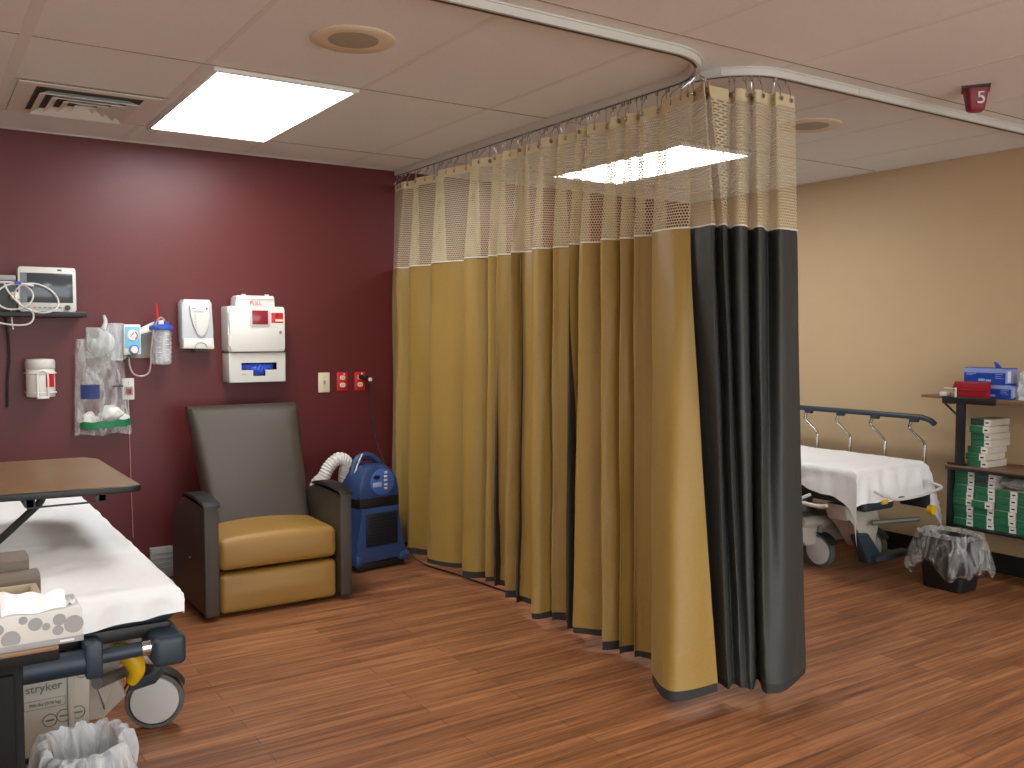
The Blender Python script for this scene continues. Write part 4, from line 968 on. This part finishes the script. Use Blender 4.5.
# hanging bag with contents
def hang_bag(x0t, x1t, x0b, x1b, zt, zb, y, dep, seed, nx=26, nz=30):
    bm = NB()
    for sgn in (-1, 1):
        def f(u, v):
            z = zb + (zt - zb) * v; xa = x0b + (x0t - x0b) * v; xb = x1b + (x1t - x1b) * v
            bulge = math.sin(PI * u) ** .6 * (math.sin(PI * min(1, .12 + v * .75)) ** .7) * dep
            n = noise.noise(Vector((u * 3.5, v * 3, seed + sgn))) * .018 + noise.noise(Vector((u * 14, v * 2.2, seed))) * .008
            e = 1 if 0 < u < 1 and 0 < v < 1 else 0
            return Vector((xa + (xb - xa) * u, y + sgn * bulge * (1 if sgn < 0 else .25) + n * e, z + .006 * math.sin(u * 11) * (1 if v == 0 else 0)))
        grid(bm, nx, nz, f)
    return bm
t = thing('belongings_bag', 'clear plastic bag with green seal strip hanging from suction plate', 'bag', (.84, 5.30, .84))
finish('film', hang_bag(.735, .965, .722, 1.005, 1.35, .838, 5.30, .055, 1.), M_FILM, t)
bm = NB()
def band(u, v):
    x = .745 + u * .25; return Vector((x, 5.30 - .050 * math.sin(PI * u) ** .6 - .035, .872 + v * .038 + u * .012 + .003 * math.sin(u * 20)))
grid(bm, 20, 3, band); finish('green_strip', bm, M_GREENB, t)
bm = NB(); grid(bm, 10, 10, lambda u, v: Vector((.748 + u * .088, 5.30 - .058 * math.sin(PI * (.05 + .33 * u)) ** .6 - .030, 1.035 + v * .075))); finish('blue_print', bm, mat('navy_print', (34, 56, 112), .5, var=.5, vscale=90), t)
bm = NB(); bb(bm, .9, .955, 5.224, 5.226, 1.095, 1.103); finish('print_line', bm, M_INK, t)
for (a, b, c, s_) in ((.79, 5.29, .925, .045), (.90, 5.28, .95, .055), (.95, 5.29, .92, .04), (.84, 5.30, .91, .035)):
    t2 = NB(); bmesh.ops.create_icosphere(t2, subdivisions=3, radius=s_)
    for v in t2.verts: v.co *= 1 + .35 * noise.noise(v.co * 28 + Vector((a * 9, 0, 0))); v.co.y *= .6; v.co.z *= .8
    t2.transform(Matrix.Translation((a, b, c))); tag(finish('crumpled_tissue', t2, M_WHITE, None), 'white crumpled wad inside the hanging clear bag', 'wad', 'white wads in the hanging bag', loc=(a, b, c))
# oxygen mask packs in front of plate
t = thing('oxygen_mask', 'clear plastic oxygen mask hanging over the top of the bag', 'oxygen mask', (.83, 5.24, 1.32))
bm = NB()
def mask(u, v):
    a = 2 * PI * u; r = .025 + .05 * v; x = r * math.cos(a); z = r * 1.1 * math.sin(a); y = .07 * (1 - v ** 2)
    p = Matrix.Rotation(-.6, 3, 'Y') @ Vector((x, -y * .6, z - .06 * (v - .5))); return Vector((.83, 5.25, 1.355)) + p
grid(bm, 24, 8, mask, closed=True); finish('shell', bm, M_CLEAR, t)
bm = NB(); tube(bm, [(.86, 5.22, 1.40), (.875, 5.23, 1.44), (.868, 5.24, 1.475)], lambda q: .014 - .006 * q, 10, 3); finish('connector', bm, M_CLEAR, t)
bm = NB(); prism(bm, rrect(.885, .985, 1.235, 1.435, .02), 'XZ', 5.265, 5.315, .012)
bmesh.ops.subdivide_edges(bm, edges=bm.edges[:], cuts=1)
for v in bm.verts: v.co.y += .012 * noise.noise(v.co * 30); v.co.x += .008 * noise.noise(v.co * 25 + Vector((3, 0, 0)))
tag(finish('tubing_pack', bm, M_CLEAR, None), 'clear plastic pack of tubing hanging left of the gauge', 'pack', loc=(.93, 5.29, 1.24))

# nurse call
t = thing('nurse_call_station', 'small white nurse call plate with red button and pull cord', 'call station', (.995, W, 1.02))
bm = NB(); bb(bm, .967, 1.028, 5.318, 5.349, 1.018, 1.135, .004); nb = finish('plate', bm, M_WHITE, t)
bm = NB(); bb(bm, .976, 1.019, 5.314, 5.319, 1.043, 1.090, .002); finish('bezel', bm, M_GREYP, nb)
bm = NB(); bb(bm, .984, 1.011, 5.309, 5.315, 1.052, 1.080, .003); finish('red_button', bm, M_REDB, nb)
bm = NB(); bb(bm, .996, 1.0, 5.3165, 5.3185, 1.112, 1.116); bb(bm, .996, 1.0, 5.3165, 5.3185, 1.102, 1.106); finish('indicator', bm, M_INK, nb)
bm = NB(); tube(bm, [(.998, 5.325, 1.02), (1.0, 5.33, .8), (1.004, 5.335, .5), (1.008, 5.335, .25)], .0018, 6, 4); finish('pull_cord', bm, mat('pink_cord', (196, 140, 140), .6), t)

# sanitiser dispenser
XF[0] = lambda c: Vector((1.270 + (c.x - 1.278) * .88, c.y, c.z))
t = thing('sanitizer_dispenser', 'white hand sanitizer dispenser on red wall left of sharps cabinet', 'dispenser', (1.375, W, 1.29))
bm = NB(); prism(bm, [(1.278, 1.325), (1.278, 1.55), (1.295, 1.570), (1.452, 1.570), (1.467, 1.55), (1.472, 1.40), (1.475, 1.325)], 'XZ', 5.25, 5.349, .012); db = finish('cover', bm, mat('pale_grey_plastic', (196, 200, 204), .35), t)
bm = NB(); prism(bm, [(1.282, 1.296), (1.282, 1.352), (1.472, 1.352), (1.476, 1.300), (1.468, 1.290)], 'XZ', 5.238, 5.349, .010); finish('lower_housing', bm, M_WHITE, t)
pr = [(1.325, 1.535), (1.445, 1.535), (1.450, 1.48), (1.440, 1.42), (1.420, 1.375), (1.395, 1.358), (1.370, 1.375), (1.348, 1.42), (1.330, 1.48)]
bm = NB(); prism(bm, pr, 'XZ', 5.238, 5.252, .003); sh = finish('front_shield', bm, M_WHITE, db)
bm = NB(); tube(bm, [(a, 5.241, b) for a, b in pr[1:]] + [(1.325, 5.241, 1.535)], .002, 6); finish('shield_outline', bm, M_GREYP, sh)
bm = NB()
for k in range(5): lathe(bm, (1.358, 5.2375, 1.48 - k * .018), [(.0045, 0), (.0065, 0)], 12, 'Y', False, False)
bb(bm, 1.345, 1.41, 5.2365, 5.2378, 1.498, 1.503); bb(bm, 1.34, 1.36, 5.2365, 5.2378, 1.516, 1.522)
finish('print', bm, M_GREYP, sh, smooth=False)
bm = NB(); lathe(bm, (1.43, 5.2375, 1.518), [(.0003, -.001), (.006, -.001), (.006, .001)], 12, 'Y'); finish('red_dot', bm, M_REDP, sh, smooth=False)
bm = NB(); tube(bm, [(1.352, 5.236, 1.30), (1.36, 5.236, 1.318), (1.38, 5.236, 1.328), (1.40, 5.236, 1.328), (1.42, 5.236, 1.318), (1.428, 5.236, 1.30)], .002, 6, 4); finish('push_outline', bm, M_GREYP, t)
bm = NB(); bb(bm, 1.36, 1.45, 5.26, 5.33, 1.278, 1.292, .003); finish('nozzle', bm, M_DGREY, t)

XF[0] = None
# sharps cabinet
XF[0] = lambda c: Vector((1.514 + (c.x - 1.505) * .905, c.y, c.z))
t = thing('sharps_cabinet', 'white sharps cabinet with red window and PULL tray on red wall', 'sharps container', (1.68, W, 1.27))
bm = NB(); prism(bm, rrect(1.505, 1.868, 1.275, 1.535, .01), 'XZ', 5.215, 5.349, .004); sc = finish('cabinet_body', bm, M_WHITE, t)
bm = NB(); prism(bm, rrect(1.512, 1.862, 1.280, 1.530, .014), 'XZ', 5.195, 5.214, .005); sd = finish('door', bm, M_WHITE, t)
bm = NB(); prism(bm, rrect(1.635, 1.765, 1.42, 1.522, .01), 'XZ', 5.190, 5.197, .002); wf = finish('window_frame', bm, M_WHITE2, sd)
bm = NB(); bb(bm, 1.650, 1.752, 5.1885, 5.192, 1.432, 1.512, .002); finish('window', bm, M_WIN, sd)
bm = NB(); bb(bm, 1.775, 1.852, 5.1925, 5.1955, 1.442, 1.50, .001); wl = finish('warning_label', bm, M_REDP, sd)
bm = NB()
for q_ in range(3): lathe(bm, (1.812 + .006 * math.cos(q_ * 2.094 + 1.57), 5.192, 1.484 + .006 * math.sin(q_ * 2.094 + 1.57)), [(.005, 0), (.0075, -.0004), (.0075, .0004)], 14, 'Y', False, False)
finish('biohazard_mark', bm, M_INK, sd, smooth=False)
bm = NB(); bb(bm, 1.80, 1.850, 5.1915, 5.1926, 1.450, 1.462); finish('label_strip', bm, mat('label_cream', (236, 220, 190), .6), sd, smooth=False)
bm = NB(); lathe(bm, (1.832, 5.195, 1.388), [(.0003, -.006), (.009, -.006), (.010, .001)], 16, 'Y'); lk = finish('lock', bm, M_CHROME, sd)
for z_ in (1.34, 1.47):
    bm = NB(); cyl(bm, (1.508, 5.205, z_ - .03), (1.508, 5.205, z_ + .03), .008, 10); finish('hinge', bm, M_WHITE2, sd)
bm = NB(); prism(bm, [(1.556, 1.535), (1.562, 1.588), (1.575, 1.598), (1.800, 1.598), (1.808, 1.588), (1.812, 1.535)], 'XZ', 5.225, 5.33, .006); tr_ = finish('pull_tray', bm, mat('clear_white_plastic', (214, 214, 212), .3), t)
bm = NB(); bb(bm, 1.578, 1.80, 5.221, 5.226, 1.575, 1.588, .002); bb(bm, 1.60, 1.625, 5.23, 5.25, 1.598, 1.606, .002); bb(bm, 1.75, 1.775, 5.23, 5.25, 1.598, 1.606, .002); finish('tray_lip', bm, M_WHITE, tr_)
finish('lettering', text_bm('PULL', .036, .0008, facing((1.686, 5.2235, 1.553))), M_INKR, tr_, smooth=False)
# glove dispenser below
t = thing('glove_dispenser', 'white wall glove holder with blue gloves below the sharps cabinet', 'glove dispenser', (1.68, W, 1.10))
def frame_with_hole(bm, x0, x1, z0, z1, hole, y0, y1):
    o = [(x0, z0), (x1, z0), (x1, z1), (x0, z1)]
    for y in (y0,):
        pass
    # strips round a wide slot with a notch below
    hx0, hx1, hz0, hz1, nx0, nx1, nz = hole
    for a in ((x0, hx0, z0, z1), (hx1, x1, z0, z1), (hx0, hx1, hz1, z1), (hx0, nx0, z0, hz0), (nx1, hx1, z0, hz0), (nx0, nx1, z0, nz)): bb(bm, a[0], a[1], y0, y1, a[2], a[3])
bm = NB(); frame_with_hole(bm, 1.520, 1.868, 1.108, 1.270, (1.585, 1.815, 1.170, 1.212, 1.660, 1.740, 1.135), 5.215, 5.222); fp = finish('front', bm, M_WHITE2, t, smooth=False)
bm = NB()
bb(bm, 1.508, 1.522, 5.215, 5.348, 1.102, 1.270, .002); bb(bm, 1.864, 1.872, 5.215, 5.348, 1.102, 1.270, .002); bb(bm, 1.508, 1.872, 5.215, 5.348, 1.100, 1.110, .002); bb(bm, 1.508, 1.872, 5.22, 5.348, 1.262, 1.270, .002)
finish('casing', bm, M_WHITE2, t)
bm = NB(); bb(bm, 1.523, 1.862, 5.26, 5.345, 1.112, 1.26, .002); finish('inner_box', bm, M_BLACK, t)
bm = NB()
def gl(u, v):
    x = 1.59 + u * .20; k = max(0, 1 - abs(x - 1.70) / .05); z = 1.206 - v * (.034 + .034 * min(1, k * 2)); y = 5.232 - .012 * math.sin(PI * v) * (.5 + k) - .008 * noise.noise(Vector((u * 14, v * 6, 2)))
    return Vector((x, min(y, 5.25), z))
grid(bm, 36, 12, gl); finish('gloves', bm, M_NITR, t)
bm = NB(); bb(bm, 1.585, 1.612, 5.214, 5.2155, 1.142, 1.147); finish('maker_mark', bm, M_GREYP, t, smooth=False)

XF[0] = None
# wall plates
bm0 = NB()
t = thing('light_switch', 'ivory single switch plate left of the two red outlets', 'switch', (2.117, W, 1.08))
bm = NB(); bb(bm, 2.098, 2.172, 5.342, 5.3495, 1.018, 1.140, .003); sp_ = finish('plate', bm, M_IVORY, t)
bm = NB(); bb(bm, 2.129, 2.141, 5.332, 5.343, 1.068, 1.092, .002); finish('toggle', bm, M_GREYP, sp_)
bm = NB()
for z_ in (1.108, 1.05): lathe(bm, (2.135, 5.342, z_), [(.0003, -.001), (.003, -.001), (.003, .001)], 10, 'Y')
finish('screw', bm, M_GREYP, sp_)
def outlet(cx, label):
    t = thing('power_outlet', label, 'outlet', (cx, W, 1.08), group='red emergency outlets')
    bm = NB(); bb(bm, cx - .036, cx + .036, 5.342, 5.3495, 1.022, 1.140, .003); p = finish('plate', bm, M_REDP, t)
    for z_ in (1.105, 1.06):
        bm = NB(); prism(bm, rrect(cx - .017, cx + .017, z_ - .014, z_ + .014, .010), 'XZ', 5.338, 5.343, .001); s = finish('socket', bm, M_IVORY, p)
        bm = NB(); bb(bm, cx - .008, cx - .005, 5.337, 5.3385, z_ - .004, z_ + .006); bb(bm, cx + .005, cx + .008, 5.337, 5.3385, z_ - .004, z_ + .006); finish('slot', bm, M_INK, s, smooth=False)
    bm = NB(); lathe(bm, (cx + .012, 5.342, 1.128), [(.0003, -.001), (.006, -.001), (.006, .001)], 12, 'Y'); finish('white_dot', bm, M_WHITE, p)
outlet(2.256, 'red wall outlet with both sockets empty, next to ivory switch'); outlet(2.374, 'red wall outlet with black plug in it, nearest the curtain')
t = thing('machine_power_cord', 'black power cord hanging from red outlet down to the blue machine', 'power cord', (2.37, 5.32, 1.1))
bm = NB(); tube(bm, [(2.374, 5.337, 1.108), (2.382, 5.31, 1.108), (2.398, 5.285, 1.104)], .014, 12, 3); finish('plug', bm, M_BLACK, t)
bm = NB(); bb(bm, 2.402, 2.422, 5.262, 5.285, 1.082, 1.104, .004); finish('plug_collar', bm, M_WHITE, t)
bm = NB(); tube(bm, [(2.405, 5.28, 1.10), (2.414, 5.27, 1.06), (2.418, 5.27, .95), (2.425, 5.26, .80), (2.445, 5.22, .65), (2.47, 5.15, .52), (2.475, 5.10, .40), (2.455, 5.0, .28), (2.45, 4.93, .15), (2.49, 4.86, .05), (2.53, 4.75, .008), (2.57, 4.50, .008), (2.60, 4.2, .008), (2.62, 4.0, .008)], .0045, 8, 8); finish('cord', bm, M_CORD, t)

# box at foot of the red wall
t = thing('floor_level_vent_cover', 'pale grey cover plate low on the red wall left of recliner', 'cover plate', (1.15, W, 0))
bm = NB(); bb(bm, 1.09, 1.27, 5.30, 5.341, .012, .185, .005); fcv = finish('plate', bm, M_GREYB, t)
bm = NB()
for k in range(5): bb(bm, 1.10, 1.26, 5.297, 5.301, .04 + k * .028, .045 + k * .028)
finish('ribs', bm, M_GREYP, fcv, smooth=False)
